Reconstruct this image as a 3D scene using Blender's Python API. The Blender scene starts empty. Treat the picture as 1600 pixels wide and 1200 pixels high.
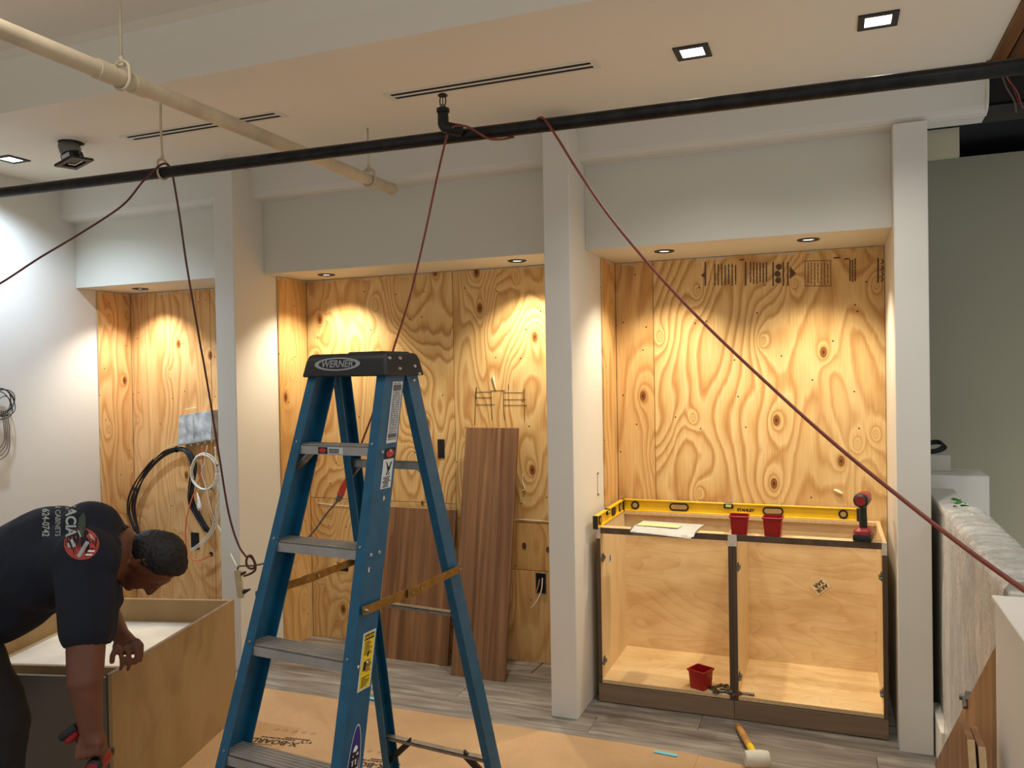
import bpy, bmesh, math, random
from mathutils import Vector, Matrix, noise
from mathutils.bvhtree import BVHTree
random.seed(7)
SC = bpy.context.scene
COL = SC.collection
R = math.radians
PI = math.pi

# ---------------------------------------------------------------- camera
CAMZ = 1.65
FPX = 1268.0
yaw, pit, rol = R(21.5), R(-0.72), R(-0.99)
fwd = Vector((-math.sin(yaw)*math.cos(pit), math.cos(yaw)*math.cos(pit), math.sin(pit)))
rt = Vector((math.cos(yaw), math.sin(yaw), 0))
up = rt.cross(fwd)
rt2 = rt*math.cos(rol) + up*math.sin(rol)
up2 = -rt*math.sin(rol) + up*math.cos(rol)
cam = bpy.data.objects.new('camera', bpy.data.cameras.new('camera'))
COL.objects.link(cam)
m3 = Matrix((rt2, up2, -fwd)).transposed()
cam.matrix_world = Matrix.Translation((0, 0, CAMZ)) @ m3.to_4x4()
cam.data.sensor_width = 36
cam.data.lens = FPX/1600*36
cam.data.clip_start = 0.05
SC.camera = cam
CP = Vector((0, 0, CAMZ))
def at(px, py, z):            # point seen at (px, py) at z metres of depth
    return CP + z*(fwd + rt2*((px-800)/FPX) + up2*((600-py)/FPX))
def on(px, py, ax, val):      # point seen at (px, py) on the plane axis = val
    d = at(px, py, 1) - CP
    return CP + d*((val-CP[ax])/d[ax])

# ---------------------------------------------------------------- world, lights, exposure
SC.view_settings.view_transform = 'Standard'
SC.view_settings.look = 'None'
SC.view_settings.gamma = 1
SC.view_settings.use_curve_mapping = False
SC.view_settings.exposure = 0.35
w = bpy.data.worlds.new('World'); SC.world = w; w.use_nodes = True
w.node_tree.nodes['Background'].inputs[0].default_value = (.90, .955, 1.0, 1)
w.node_tree.nodes['Background'].inputs[1].default_value = 0.42
def spot(name, loc, power, col, ang=100, blend=.6, rad=.03, parent=None, aim=None):
    l = bpy.data.lights.new(name, 'SPOT'); l.energy = power; l.color = col
    l.spot_size = R(ang); l.spot_blend = blend; l.shadow_soft_size = rad
    o = bpy.data.objects.new(name, l); COL.objects.link(o); o.location = loc
    if aim is not None:
        o.rotation_euler = (Vector(aim)-Vector(loc)).to_track_quat('-Z', 'Y').to_euler()
    if parent: o.parent = parent
    return o
# added fill spots under the upper ceiling, out of frame, some behind the camera
NEUT = (1.0, .97, .93)
for (x, y, z, p) in ((-1.9, 1.5, 3.1, 12), (.4, 1.5, 3.1, 14), (1.8, 1.6, 3.1, 24), (-3.6, 1.5, 3.1, 14), (-.7, 1.5, 3.1, 12),
                     (-1.0, -.6, 3.1, 6), (1.2, -.6, 3.1, 8)):
    spot('fill_spot', (x, y, z), p, NEUT, 150, .5, .09)

# ---------------------------------------------------------------- mesh helpers
def link(name, me, mat=None, parent=None):
    o = bpy.data.objects.new(name, me); COL.objects.link(o)
    if mat is not None:
        for m in (mat if isinstance(mat, (list, tuple)) else [mat]): me.materials.append(m)
    if parent is not None: o.parent = parent
    return o
def fin(name, bm, mat, parent=None, smooth=False, recalc=True):
    if recalc: bmesh.ops.recalc_face_normals(bm, faces=bm.faces[:])
    me = bpy.data.meshes.new(name); bm.to_mesh(me); bm.free()
    if smooth:
        for p in me.polygons: p.use_smooth = True
        if smooth == 'a':
            try: me.set_sharp_from_angle(angle=R(35))
            except Exception: pass
    return link(name, me, mat, parent)
def thing(name, label, cat, loc=(0, 0, 0), rz=0, group=None):
    o = bpy.data.objects.new(name, None); COL.objects.link(o)
    o.empty_display_size = .05
    o.location = loc; o.rotation_euler = (0, 0, rz)
    o['label'] = label; o['category'] = cat
    if group: o['group'] = group
    return o
def tag(o, label, cat, group=None):
    o['label'] = label; o['category'] = cat
    if group: o['group'] = group
    return o
def struct(o, label=None):
    o['kind'] = 'structure'
    if label: o['label'] = label
    return o
def box(bm, x0, x1, y0, y1, z0, z1, bev=0, mtx=None, seg=1):
    vs = [bm.verts.new((x, y, z)) for x in (x0, x1) for y in (y0, y1) for z in (z0, z1)]
    f = [(0, 1, 3, 2), (4, 6, 7, 5), (0, 4, 5, 1), (2, 3, 7, 6), (0, 2, 6, 4), (1, 5, 7, 3)]
    fs = [bm.faces.new([vs[i] for i in q]) for q in f]
    if bev:
        es = list({e for q in fs for e in q.edges})
        r = bmesh.ops.bevel(bm, geom=es, offset=bev, segments=seg, affect='EDGES', profile=.5)
        vs = list({v for q in r['faces'] for v in q.verts} | {v for v in vs if v.is_valid})
    if mtx is not None:
        for v in vs: v.co = mtx @ v.co
    return vs
def hexa(bm, pts):            # 8 points: bottom 4 (ccw) + top 4
    vs = [bm.verts.new(p) for p in pts]
    for q in ((0, 3, 2, 1), (4, 5, 6, 7), (0, 1, 5, 4), (1, 2, 6, 5), (2, 3, 7, 6), (3, 0, 4, 7)):
        bm.faces.new([vs[i] for i in q])
    return vs
def loft(bm, rings, cap=True, closed=True):
    vr = [[bm.verts.new(p) for p in r] for r in rings]
    n = len(rings[0])
    for a, b in zip(vr[:-1], vr[1:]):
        for i in range(n if closed else n-1):
            j = (i+1) % n
            bm.faces.new((a[i], a[j], b[j], b[i]))
    if cap and closed:
        bm.faces.new(vr[0][::-1]); bm.faces.new(vr[-1])
    return vr
def frame(d):
    d = d.normalized(); a = Vector((0, 0, 1)) if abs(d.z) < .9 else Vector((1, 0, 0))
    u = d.cross(a).normalized(); return u, u.cross(d).normalized()
def cyl(bm, p0, p1, r0, r1=None, n=16, cap=True):
    p0, p1 = Vector(p0), Vector(p1); r1 = r0 if r1 is None else r1
    u, v = frame(p1-p0)
    rg = [[p + (u*math.cos(t)+v*math.sin(t))*r for t in [2*PI*i/n for i in range(n)]] for p, r in ((p0, r0), (p1, r1))]
    loft(bm, rg, cap)
def lathe(bm, prof, n=24, mtx=None):   # prof (r, z)
    rg = [[Vector((r*math.cos(2*PI*i/n), r*math.sin(2*PI*i/n), z)) for i in range(n)] for r, z in prof]
    if mtx is not None: rg = [[mtx @ p for p in r] for r in rg]
    loft(bm, rg, True)
def spline(pts, k=8):
    pts = [Vector(p) for p in pts]; out = []
    P = [pts[0]*2-pts[1]] + pts + [pts[-1]*2-pts[-2]]
    for i in range(1, len(P)-2):
        for s in range(k):
            t = s/k; a, b, c, d = P[i-1], P[i], P[i+1], P[i+2]
            out.append(.5*((2*b)+(c-a)*t+(2*a-5*b+4*c-d)*t*t+(3*b-a-3*c+d)*t**3))
    out.append(pts[-1]); return out
def tube(bm, pts, r, n=8, k=8, smoothpath=True):
    P = spline(pts, k) if smoothpath else [Vector(p) for p in pts]
    u = None; rings = []
    for i, p in enumerate(P):
        d = (P[min(i+1, len(P)-1)]-P[max(i-1, 0)])
        if d.length < 1e-9: d = Vector((0, 0, 1))
        d.normalize()
        if u is None: u, _ = frame(d)
        u = (u - d*u.dot(d)); u.normalize(); v = d.cross(u)
        rr = r(i/(len(P)-1)) if callable(r) else r
        rings.append([p+(u*math.cos(2*PI*j/n)+v*math.sin(2*PI*j/n))*rr for j in range(n)])
    loft(bm, rings)
def prism(bm, poly, f0, f1):   # poly 2D list; f0/f1 map (a,b)->Vector
    loft(bm, [[f0(a, b) for a, b in poly], [f1(a, b) for a, b in poly]])
def B(): return bmesh.new()
def obox(name, dims, mat, parent=None, bev=0, mtx=None, seg=1):
    bm = B(); box(bm, *dims, bev=bev, mtx=mtx, seg=seg); return fin(name, bm, mat, parent)
def text_me(s, size=1, align='CENTER', bold=0, shear=0, ext=0):
    cu = bpy.data.curves.new('txt', 'FONT'); cu.body = s; cu.size = size; cu.align_x = align; cu.align_y = 'CENTER'
    cu.offset = bold; cu.shear = shear; cu.extrude = ext; cu.resolution_u = 3
    o = bpy.data.objects.new('txt', cu); COL.objects.link(o)
    dg = bpy.context.evaluated_depsgraph_get()
    me = bpy.data.meshes.new_from_object(o.evaluated_get(dg))
    bpy.data.objects.remove(o); bpy.data.curves.remove(cu)
    me.materials.clear()
    return me
def text(name, s, size, fn, mat, parent=None, **k):  # fn(x, y) -> Vector
    me = text_me(s, size, **k)
    for v in me.vertices: v.co = fn(v.co.x, v.co.y)
    return link(name, me, mat, parent)

# ---------------------------------------------------------------- materials
MATS = {}
def srgb(r, g, b):
    f = lambda c: (c/255/12.92) if c <= 10 else ((c/255+.055)/1.055)**2.4
    return (f(r), f(g), f(b), 1)
class NT:
    def __init__(s, name, rough=.5, metal=0, spec=.5):
        s.m = bpy.data.materials.new(name); s.m.use_nodes = True
        s.t = s.m.node_tree; s.b = s.t.nodes['Principled BSDF']
        s.b.inputs['Roughness'].default_value = rough; s.b.inputs['Metallic'].default_value = metal
        s.b.inputs['Specular IOR Level'].default_value = spec
    def n(s, ty, **k):
        x = s.t.nodes.new(ty)
        for a, v in k.items(): setattr(x, a, v)
        return x
    def l(s, a, b): s.t.links.new(a, b)
    def inp(s, sock, v):
        if hasattr(v, 'links') or hasattr(v, 'is_linked'): s.l(v, sock)
        else: sock.default_value = v
    def math(s, op, a, b=0, c=0):
        x = s.n('ShaderNodeMath', operation=op)
        s.inp(x.inputs[0], a); s.inp(x.inputs[1], b); s.inp(x.inputs[2], c); return x.outputs[0]
    def pos(s): return s.n('ShaderNodeNewGeometry').outputs['Position']
    def obj(s): return s.n('ShaderNodeTexCoord').outputs['Object']
    def xyz(s, v):
        x = s.n('ShaderNodeSeparateXYZ'); s.l(v, x.inputs[0]); return x.outputs
    def vec(s, a, b, c=0):
        x = s.n('ShaderNodeCombineXYZ')
        s.inp(x.inputs[0], a); s.inp(x.inputs[1], b); s.inp(x.inputs[2], c); return x.outputs[0]
    def noise(s, v, sc=1, det=2, rough=.5, dist=0):
        x = s.n('ShaderNodeTexNoise'); s.l(v, x.inputs['Vector'])
        x.inputs['Scale'].default_value = sc; x.inputs['Detail'].default_value = det
        x.inputs['Roughness'].default_value = rough; x.inputs['Distortion'].default_value = dist
        return x.outputs['Fac']
    def ramp(s, f, stops):
        x = s.n('ShaderNodeValToRGB'); s.l(f, x.inputs[0]); e = x.color_ramp.elements
        while len(e) < len(stops): e.new(.5)
        for q, (p, c) in zip(e, stops): q.position = p; q.color = c if len(c) == 4 else (*c, 1)
        return x.outputs[0]
    def mix(s, f, a, b, bt='MIX'):
        x = s.n('ShaderNodeMix', data_type='RGBA', blend_type=bt)
        s.inp(x.inputs[0], f); s.inp(x.inputs[6], a); s.inp(x.inputs[7], b); return x.outputs[2]
    def bump(s, h, st=.2, d=.01):
        x = s.n('ShaderNodeBump'); x.inputs['Strength'].default_value = st; x.inputs['Distance'].default_value = d
        s.l(h, x.inputs['Height']); s.l(x.outputs[0], s.b.inputs['Normal'])
    def base(s, c): s.inp(s.b.inputs['Base Color'], c)
def simple(name, col, rough=.5, metal=0, var=.06, sc=30, bump=0, spec=.5):
    t = NT(name, rough, metal, spec)
    f = t.noise(t.obj(), sc, 3)
    c0 = tuple(max(0, x*(1-var*2)) for x in col[:3])+(1,); c1 = tuple(min(1, x*(1+var)) for x in col[:3])+(1,)
    t.base(t.ramp(f, [(.3, c0), (.7, c1)]))
    if bump: t.bump(f, bump, .003)
    return t.m
def emit(name, col, st):
    t = NT(name); t.b.inputs['Base Color'].default_value = (0, 0, 0, 1)
    t.b.inputs['Emission Color'].default_value = (*col, 1); t.b.inputs['Emission Strength'].default_value = st
    return t.m
def paint(name, col, var=.035):
    t = NT(name, .62, spec=.3); p = t.pos()
    f = t.noise(p, 1.6, 4, .6)
    c0 = tuple(x*(1-var) for x in col[:3])+(1,)
    t.base(t.mix(f, c0, col))
    t.bump(t.noise(p, 420, 2), .12, .001)
    return t.m
def plywood(name, seed, stripe=9.0, hs=1.0, vs=.33, tone=(1, 1, 1), contrast=1.0, knots=True, smear=True):
    t = NT(name, .62, spec=.25); X = t.xyz(t.pos())
    h = t.math('ADD', X[0], X[1]); v = X[2]
    base = t.vec(t.math('MULTIPLY', h, 2.0*hs), t.math('MULTIPLY', v, 2.0*hs*vs), seed)
    n = t.noise(base, 1.0, 2, .42, .35)
    kd = None
    if knots:
        vo = t.n('ShaderNodeTexVoronoi', voronoi_dimensions='2D', feature='F1')
        t.l(t.vec(t.math('ADD', t.math('MULTIPLY', h, 3.6), seed*1.7), t.math('ADD', t.math('MULTIPLY', v, 2.1), seed*.9)), vo.inputs['Vector'])
        vo.inputs['Scale'].default_value = 1.0
        kd = vo.outputs['Distance']
        g = t.math('DIVIDE', .014, t.math('ADD', kd, .06))
        n = t.math('ADD', n, g)
    n2 = t.math('ADD', n, t.math('MULTIPLY', t.noise(t.vec(t.math('MULTIPLY', h, 26), t.math('MULTIPLY', v, 3.5), seed), 1, 2), .02))
    s = t.math('FRACT', t.math('MULTIPLY', n2, stripe*3.0))
    T = tone
    def c(r, g, b): q = srgb(r, g, b); return (q[0]*T[0], q[1]*T[1], q[2]*T[2], 1)
    lite, mid, dark = c(232, 198, 140), c(222, 182, 120), c(190, 138, 78)
    grain = t.ramp(s, [(0, lite), (.45, mid), (.74, dark), (.84, c(204, 156, 96)), (1, lite)])
    soft = t.ramp(t.noise(t.vec(t.math('MULTIPLY', h, 5), t.math('MULTIPLY', v, 1.2), seed+3), 1, 3), [(.35, c(210, 164, 102)), (.7, c(236, 204, 148))])
    amt = t.ramp(t.noise(base, .8, 1), [(.3, (.45*contrast,)*3), (.65, (.95*contrast,)*3)])
    col = t.mix(amt, soft, grain)
    fib = t.ramp(t.noise(t.vec(t.math('MULTIPLY', h, 330), t.math('MULTIPLY', v, 7), seed), 1, 2), [(.35, (.84, .82, .78)), (.6, (1, 1, 1))])
    col = t.mix(1.0, col, fib, 'MULTIPLY')
    if knots:
        sel = t.math('GREATER_THAN', t.xyz(vo.outputs['Color'])[0], .62)
        kn = t.ramp(kd, [(.0, (.08, .04, .02)), (.022, (.25, .13, .07)), (.036, (.5, .32, .2)), (.048, (.22, .11, .06)), (.066, (.85, .75, .62)), (.12, (1, 1, 1))])
        col = t.mix(sel, col, t.mix(1.0, col, kn, 'MULTIPLY'))
        # fastener dots
        v2 = t.n('ShaderNodeTexVoronoi', voronoi_dimensions='2D', feature='F1')
        t.l(t.vec(t.math('MULTIPLY', h, 5.0), t.math('MULTIPLY', v, 5.0), 0), v2.inputs['Vector']); v2.inputs['Scale'].default_value = 1
        col = t.mix(t.math('MULTIPLY', t.math('LESS_THAN', v2.outputs['Distance'], .021), t.math('GREATER_THAN', t.xyz(v2.outputs['Color'])[1], .4)), col, (.03, .015, .008, 1))
    if smear:   # joint compound smeared along the top edge
        e = t.math('ADD', t.math('MULTIPLY', t.math('SUBTRACT', v, 2.235), 30), t.math('MULTIPLY', t.math('SUBTRACT', t.noise(t.vec(t.math('MULTIPLY', h, 14), t.math('MULTIPLY', v, 30)), 1, 3), .5), 3.2))
        e = t.ramp(e, [(.35, (0, 0, 0)), (.75, (.75, .75, .75))])
        col = t.mix(e, col, srgb(205, 192, 165))
    t.base(col); t.bump(n2, .05, .004)
    return t.m
def woodm(name, a, b, c, axis='z', freq=18, stretch=.06, rough=.5, seed=0, fine=.85, obj=True, contour=6, qk=1.0):
    """straight or figured veneer: a light, b mid, c dark"""
    t = NT(name, rough, spec=.35); P = t.obj() if obj else t.pos(); X = t.xyz(P)
    if axis == 'z': u, vv, q = X[0], X[2], X[1]
    elif axis == 'x': u, vv, q = X[1], X[0], X[2]
    else: u, vv, q = X[0], X[1], X[2]
    u = t.math('ADD', u, t.math('MULTIPLY', q, qk))
    rnd = t.n('ShaderNodeObjectInfo').outputs['Random']
    sd = t.math('ADD', t.math('MULTIPLY', rnd, 37), seed)
    base = t.vec(t.math('MULTIPLY', u, freq), t.math('MULTIPLY', vv, freq*stretch), sd)
    n = t.noise(base, 1, 4, .55, .2)
    s = t.math('FRACT', t.math('MULTIPLY', t.noise(base, .35, 2, .4, .4), contour))
    col = t.ramp(n, [(.3, c), (.5, b), (.7, a)])
    col = t.mix(.3, col, t.ramp(s, [(0, a), (.7, b), (.95, c), (1, a)]))
    fb = t.ramp(t.noise(t.vec(t.math('MULTIPLY', u, freq*22), t.math('MULTIPLY', vv, freq*.5), sd), 1, 2), [(.35, (fine, fine, fine)), (.65, (1, 1, 1))])
    t.base(t.mix(1.0, col, fb, 'MULTIPLY')); t.bump(n, .05, .002)
    return t.m

M_wall = paint('wall paint', srgb(222, 216, 204))
M_wallg = paint('stair wall paint', srgb(186, 178, 150))
M_ceil = paint('ceiling paint', srgb(240, 230, 212))
M_soff = paint('soffit paint', srgb(214, 209, 194))
M_white = paint('white paint', srgb(226, 220, 208))
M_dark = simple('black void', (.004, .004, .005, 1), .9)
M_steel = simple('primed steel', srgb(46, 42, 36), .55, .3, .15, 12)
M_black = simple('black plastic', srgb(22, 22, 24), .45, 0, .1, 60)
M_pipe = simple('black iron pipe', srgb(36, 34, 32), .42, .55, .3, 18)
M_pipew = simple('painted pipe', srgb(205, 188, 158), .5, 0, .08, 10)
M_alu = simple('brushed aluminium', srgb(150, 144, 136), .42, .75, .12, 40, .1)
M_aludirty = simple('worn aluminium tread', srgb(172, 166, 158), .5, .4, .08, 12, .1)
M_blue = simple('blue fibreglass', srgb(12, 84, 114), .42, 0, .10, 22, .05)
M_brass = simple('brass spreader', srgb(160, 122, 62), .4, .8, .15, 40)
M_zinc = simple('zinc steel', srgb(128, 126, 120), .38, .85, .15, 40)
M_rivet = simple('rivet steel', srgb(170, 168, 160), .3, .9, .05)
M_print = simple('black print', srgb(20, 18, 18), .6, 0, 0)
M_silver = simple('silver print', srgb(150, 152, 152), .45, .2, .05)
M_paper = simple('white paper', srgb(238, 236, 230), .7, 0, .02)
M_yenv = simple('manila envelope', srgb(226, 204, 140), .7, 0, .03)
M_label = simple('white label', srgb(205, 205, 200), .5, 0, .03)
M_ylab = simple('yellow label', srgb(232, 196, 30), .5, 0, .03)
M_redp = simple('red print', srgb(190, 40, 34), .5, 0, .03)
M_navyp = simple('navy print', srgb(38, 34, 110), .5, 0, .03)
M_yellow = simple('yellow enamel', srgb(238, 190, 20), .35, 0, .04, 20)
M_red = simple('red plastic', srgb(168, 18, 22), .38, 0, .06, 20)
M_redd = simple('tool red', srgb(150, 22, 26), .42, 0, .1, 40)
M_cord = simple('brown red cord', srgb(128, 52, 34), .5, 0, .12, 30)
M_cordd = simple('dark red cord', srgb(88, 30, 26), .5, 0, .12, 30)
M_cordg = simple('grey brown cord', srgb(112, 98, 82), .5, 0, .1, 30)
M_cablek = simple('black cable', srgb(30, 30, 34), .45, 0, .2, 60)
M_cablew = simple('white cable', srgb(222, 218, 204), .5, 0, .08, 60)
M_cableo = simple('orange cable', srgb(226, 104, 66), .5, 0, .08, 60)
M_galv = simple('galvanised box', srgb(196, 200, 202), .42, .2, .28, 14)
M_rubber = simple('pale rubber', srgb(205, 200, 182), .7, 0, .08, 14, .1)
M_handle = simple('hickory handle', srgb(190, 138, 76), .5, 0, .2, 26)
M_tape = simple('blue tape', srgb(110, 190, 205), .6, 0, .06)
M_green = simple('green tape', srgb(30, 130, 40), .45, 0, .2, 40)
M_pencil = simple('pencil line', srgb(70, 44, 26), .7, 0, 0)
M_stamp = simple('ink stamp', srgb(98, 68, 40), .7, 0, .1)
M_caulk = simple('torn paper', srgb(232, 220, 190), .8, 0, .05)
M_strip = simple('beige power strip', srgb(196, 180, 140), .45, 0, .05)
M_skin = simple('skin', srgb(112, 66, 44), .55, 0, .08, 14)
M_hair = simple('black hair', srgb(20, 16, 14), .6, 0, .3, 90, .4)
M_shirt = simple('navy shirt', srgb(12, 18, 34), .85, 0, .15, 18, .2)
M_trous = simple('charcoal trousers', srgb(28, 27, 28), .85, 0, .15, 25, .2)
M_shoe = simple('brown boot leather', srgb(62, 46, 34), .6, 0, .2, 25)
M_shp = simple('grey shirt print', srgb(168, 172, 166), .7, 0, .06, 60)
M_shr = simple('red shirt print', srgb(178, 66, 52), .7, 0, .1, 60)
M_shg = simple('green shirt print', srgb(58, 66, 52), .7, 0, .1, 60)
M_clear = simple('pale corner cap', srgb(214, 200, 180), .4, 0, .1, 120)
M_brownc = woodm('brown boards', srgb(150, 104, 62), srgb(124, 82, 46), srgb(84, 52, 28), 'y', 8)
M_ply = [plywood('plywood A', 1.3, 9), plywood('plywood B', 4.1, 9, 1.15), plywood('plywood C', 9.2, 8, .95, .30),
         plywood('plywood D', 14.7, 5, 1.6, .16, (1.0, .90, .86), .8), plywood('plywood E', 21.4, 7, 1.1, .2, (.96, .9, .82), .7), plywood('plywood F', 33.9, 9, 1.0, .34)]
M_maple = woodm('maple ply', srgb(244, 216, 164), srgb(232, 198, 144), srgb(210, 168, 112), 'x', 10, .35, .42, 0, .94, True, 24)
M_maplez = woodm('maple ply upright', srgb(240, 214, 168), srgb(232, 204, 154), srgb(220, 188, 136), 'z', 7, .35, .42, 3, .95, True, 10)
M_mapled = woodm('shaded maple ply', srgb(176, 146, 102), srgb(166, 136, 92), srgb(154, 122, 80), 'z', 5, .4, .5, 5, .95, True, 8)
M_lamgrey = woodm('grey brown laminate', srgb(146, 120, 94), srgb(132, 108, 84), srgb(112, 90, 70), 'x', 14, .06, .5, 2, .9)
M_lamdark = woodm('dark laminate edge', srgb(104, 84, 64), srgb(88, 70, 52), srgb(72, 56, 42), 'z', 20, .05, .5, 2, .9)
M_walnut = woodm('walnut veneer', srgb(166, 124, 86), srgb(126, 88, 58), srgb(80, 53, 35), 'z', 21, .035, .42, 8, .84, True, 5, .0)
M_walnut2 = woodm('light walnut veneer', srgb(172, 128, 88), srgb(136, 96, 64), srgb(96, 64, 42), 'z', 17, .04, .42, 12, .86, True, 6)
M_edge = simple('raw board edge', srgb(214, 180, 132), .6, 0, .08, 60)

def vinyl():
    t = NT('grey vinyl plank', .42, spec=.4); X = t.xyz(t.pos())
    rnd = t.n('ShaderNodeObjectInfo').outputs['Random']
    sd = t.math('MULTIPLY', rnd, 50)
    b = t.vec(t.math('MULTIPLY', X[0], 2.4), t.math('MULTIPLY', X[1], 24), sd)
    n = t.noise(b, 1, 5, .6, .6)
    c = t.ramp(n, [(.28, srgb(98, 91, 84)), (.5, srgb(134, 127, 118)), (.72, srgb(168, 162, 152))])
    fn = t.ramp(t.noise(t.vec(t.math('MULTIPLY', X[0], 14), t.math('MULTIPLY', X[1], 260), sd), 1, 2), [(.35, (.84, .83, .82)), (.6, (1, 1, 1))])
    c = t.mix(1.0, c, fn, 'MULTIPLY')
    tint = t.ramp(rnd, [(0, (.86, .85, .84)), (1, (1.05, 1.04, 1.03))])
    t.base(t.mix(1.0, c, tint, 'MULTIPLY')); t.bump(n, .08, .002)
    return t.m
M_vinyl = vinyl()
def card():
    t = NT('brown floor board', .75, spec=.2); p = t.pos()
    n = t.noise(p, 2.2, 4, .6); f = t.noise(p, 90, 2)
    c = t.ramp(n, [(.3, srgb(170, 136, 98)), (.7, srgb(190, 155, 116))])
    t.base(t.mix(1.0, c, t.ramp(f, [(.3, (.93, .93, .93)), (.7, (1, 1, 1))]), 'MULTIPLY'))
    return t.m
M_card = card()
def film():
    t = NT('milky plastic film', .12, spec=.9)
    t.base(srgb(246, 243, 236)); t.b.inputs['Coat Weight'].default_value = .5
    p = t.pos(); t.bump(t.noise(p, 26, 5, .65, 2.0), 1.0, .02)
    a = t.ramp(t.noise(p, 6, 3, .6, 1.0), [(.3, (.62,)*3), (.7, (.94,)*3)])
    t.l(a, t.b.inputs['Alpha'])
    return t.m
M_film = film()

# ================================================================= STRUCTURE
XL, ZC, ZS, YS = -4.62, 2.90, 2.262, 3.93      # left wall, ceiling, soffit underside, soffit face
# floor with single planks
bm = B(); box(bm, -5.2, .42, -.5, 4.9, -.06, -.012)
floor = struct(fin('floor', bm, M_dark))
shared = {}
row = 0; y = -.4
while y < 4.6:
    x = -5.3 + (row*.47) % 1.22
    for x0 in [x-1.22+1.22*k for k in range(7)]:
        a, b = max(x0, -5.2), min(x0+1.22, .42)
        if b-a < .05 or y+.18 < .9 and False: continue
        key = round(b-a, 3)
        if key not in shared:
            bb = B(); box(bb, 0, (b-a)-.0016, 0, .1784, -.012, 0, .0012)
            me = bpy.data.meshes.new('plank'); bb.to_mesh(me); bb.free(); me.materials.append(M_vinyl); shared[key] = me
        o = bpy.data.objects.new('plank', shared[key]); COL.objects.link(o); o.location = (a, y, 0); o.parent = floor
    y += .18; row += 1
# left wall
bm = B(); box(bm, XL-.1, XL, -.5, 4.6, 0, 3.3); struct(fin('wall_left', bm, M_wall))
# back wall structure behind the plywood
bm = B()
box(bm, XL, -3.11, 4.40, 4.5, 0, 2.95); box(bm, -3.244, -1.14, 4.37, 4.47, 0, 2.95); box(bm, -1.27, .385, 4.52, 4.6, 0, 2.95)

wall_back = struct(fin('wall_back', bm, M_dark))
# pillars
def pillar(name, x0, x1, y0, y1, z1):
    bm = B(); box(bm, x0, x1, y0, y1, 0, z1, .003); return struct(fin(name, bm, M_wall))
p1 = pillar('trim_1', -3.244, -3.11, 3.67, 4.4, 2.845); p1['label'] = 'narrow white wall pillar left of the ladder'
p2 = pillar('trim_2', -1.27, -1.14, 3.67, 4.5, 2.83); p2['label'] = 'narrow white wall pillar between the two wider niches'
p3 = pillar('trim_3', .254, .385, 3.82, 4.5, 2.684); p3['label'] = 'narrow white wall pillar right of the base cabinets'
# drywall-bead crack at pillar feet
# soffits over the niches
for k, (x0, x1) in enumerate(((XL, -3.244), (-3.11, -1.27), (-1.14, .254))):
    bm = B(); box(bm, x0, x1, YS, 4.5, ZS, 2.75, .002); s = struct(fin('trim_%d' % (4+k), bm, M_soff))
# beam along the wall with chamfered lower edge
def beam(name, x0, x1, mat, yb=4.4):
    bm = B(); poly = [(3.83, ZC+.02), (3.83, 2.72), (3.834, 2.705), (3.848, 2.693), (3.87, 2.686), (3.93, 2.682), (yb, 2.682), (yb, ZC+.02)]
    prism(bm, poly, lambda a, b: Vector((x0, a, b)), lambda a, b: Vector((x1, a, b)))
    return struct(fin(name, bm, mat))
beam('trim_7', XL, -3.244, M_wall); beam('trim_8', -3.11, -1.27, M_wall)
for n_, (xa, xb, za) in enumerate(((-3.244, -3.11, 2.845), (-1.27, -1.14, 2.83))):
    bm = B(); box(bm, xa, xb, 3.83, 4.4, za, ZC+.02); struct(fin('trim_%d' % (16+n_), bm, M_wall))
beam('trim_9', -1.14, .385, M_wall); beam('trim_15', .385, .605, M_wall, 3.96)
# main ceiling, riser with cove, upper ceiling
bm = B()
box(bm, XL, .62, 2.66, 3.9, ZC, ZC+.25)
struct(fin('ceiling', bm, M_ceil))
bm = B()
prof = [(2.659, 2.899), (2.656, 3.02), (2.645, 3.075), (2.615, 3.115), (2.565, 3.13), (-.5, 3.13), (-.5, 3.2), (2.659, 3.2)]
prism(bm, prof, lambda a, b: Vector((XL, a, b)), lambda a, b: Vector((2.6, a, b)))
struct(fin('ceiling', bm, M_ceil))
# brown wooden ceiling to the right, with groove
bc = struct(fin('ceiling', (lambda b: (box(b, .622, 2.6, 2.66, 6, ZC+.02, ZC+.06), b)[1])(B()), M_dark))
for k in range(8):
    a = .622+k*.245 if k else .622
    wd = .052 if k == 0 else .24
    a = .622 if k == 0 else .68+(k-1)*.245
    obox('board', (a, a+wd, 2.66, 3.86, ZC-.012, ZC+.02), M_brownc, bc, .003)
# steel channel continuing the beam
st = B(); poly = [(3.83, ZC-.01), (3.90, 2.88), (3.90, 2.745), (3.835, 2.715), (3.86, 2.69), (3.98, 2.685), (3.98, ZC-.01)]
prism(st, poly, lambda a, b: Vector((.606, a, b)), lambda a, b: Vector((2.4, a, b)))
stl = struct(fin('trim_10', st, M_steel)); stl['label'] = 'dark steel channel continuing the ceiling beam'
# end bead of plaster
bm = B(); tube(bm, [(.607, 3.828, 2.89), (.609, 3.828, 2.80), (.606, 3.828, 2.715), (.604, 3.87, 2.688)], .006, 6); struct(fin('trim_11', bm, M_white))
# drywall panel and black void behind
bm = B(); box(bm, .385, .527, 4.0, 4.03, 2.56, 2.685); struct(fin('wall_stair', bm, M_wallg))
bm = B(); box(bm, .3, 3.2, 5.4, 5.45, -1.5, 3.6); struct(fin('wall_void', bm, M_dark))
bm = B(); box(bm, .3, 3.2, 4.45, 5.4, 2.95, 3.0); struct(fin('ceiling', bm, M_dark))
# stair wall beyond
bm = B(); box(bm, .44, 3.2, 5.2, 5.3, -1.5, 2.826); struct(fin('wall_right', bm, M_wallg))

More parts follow.
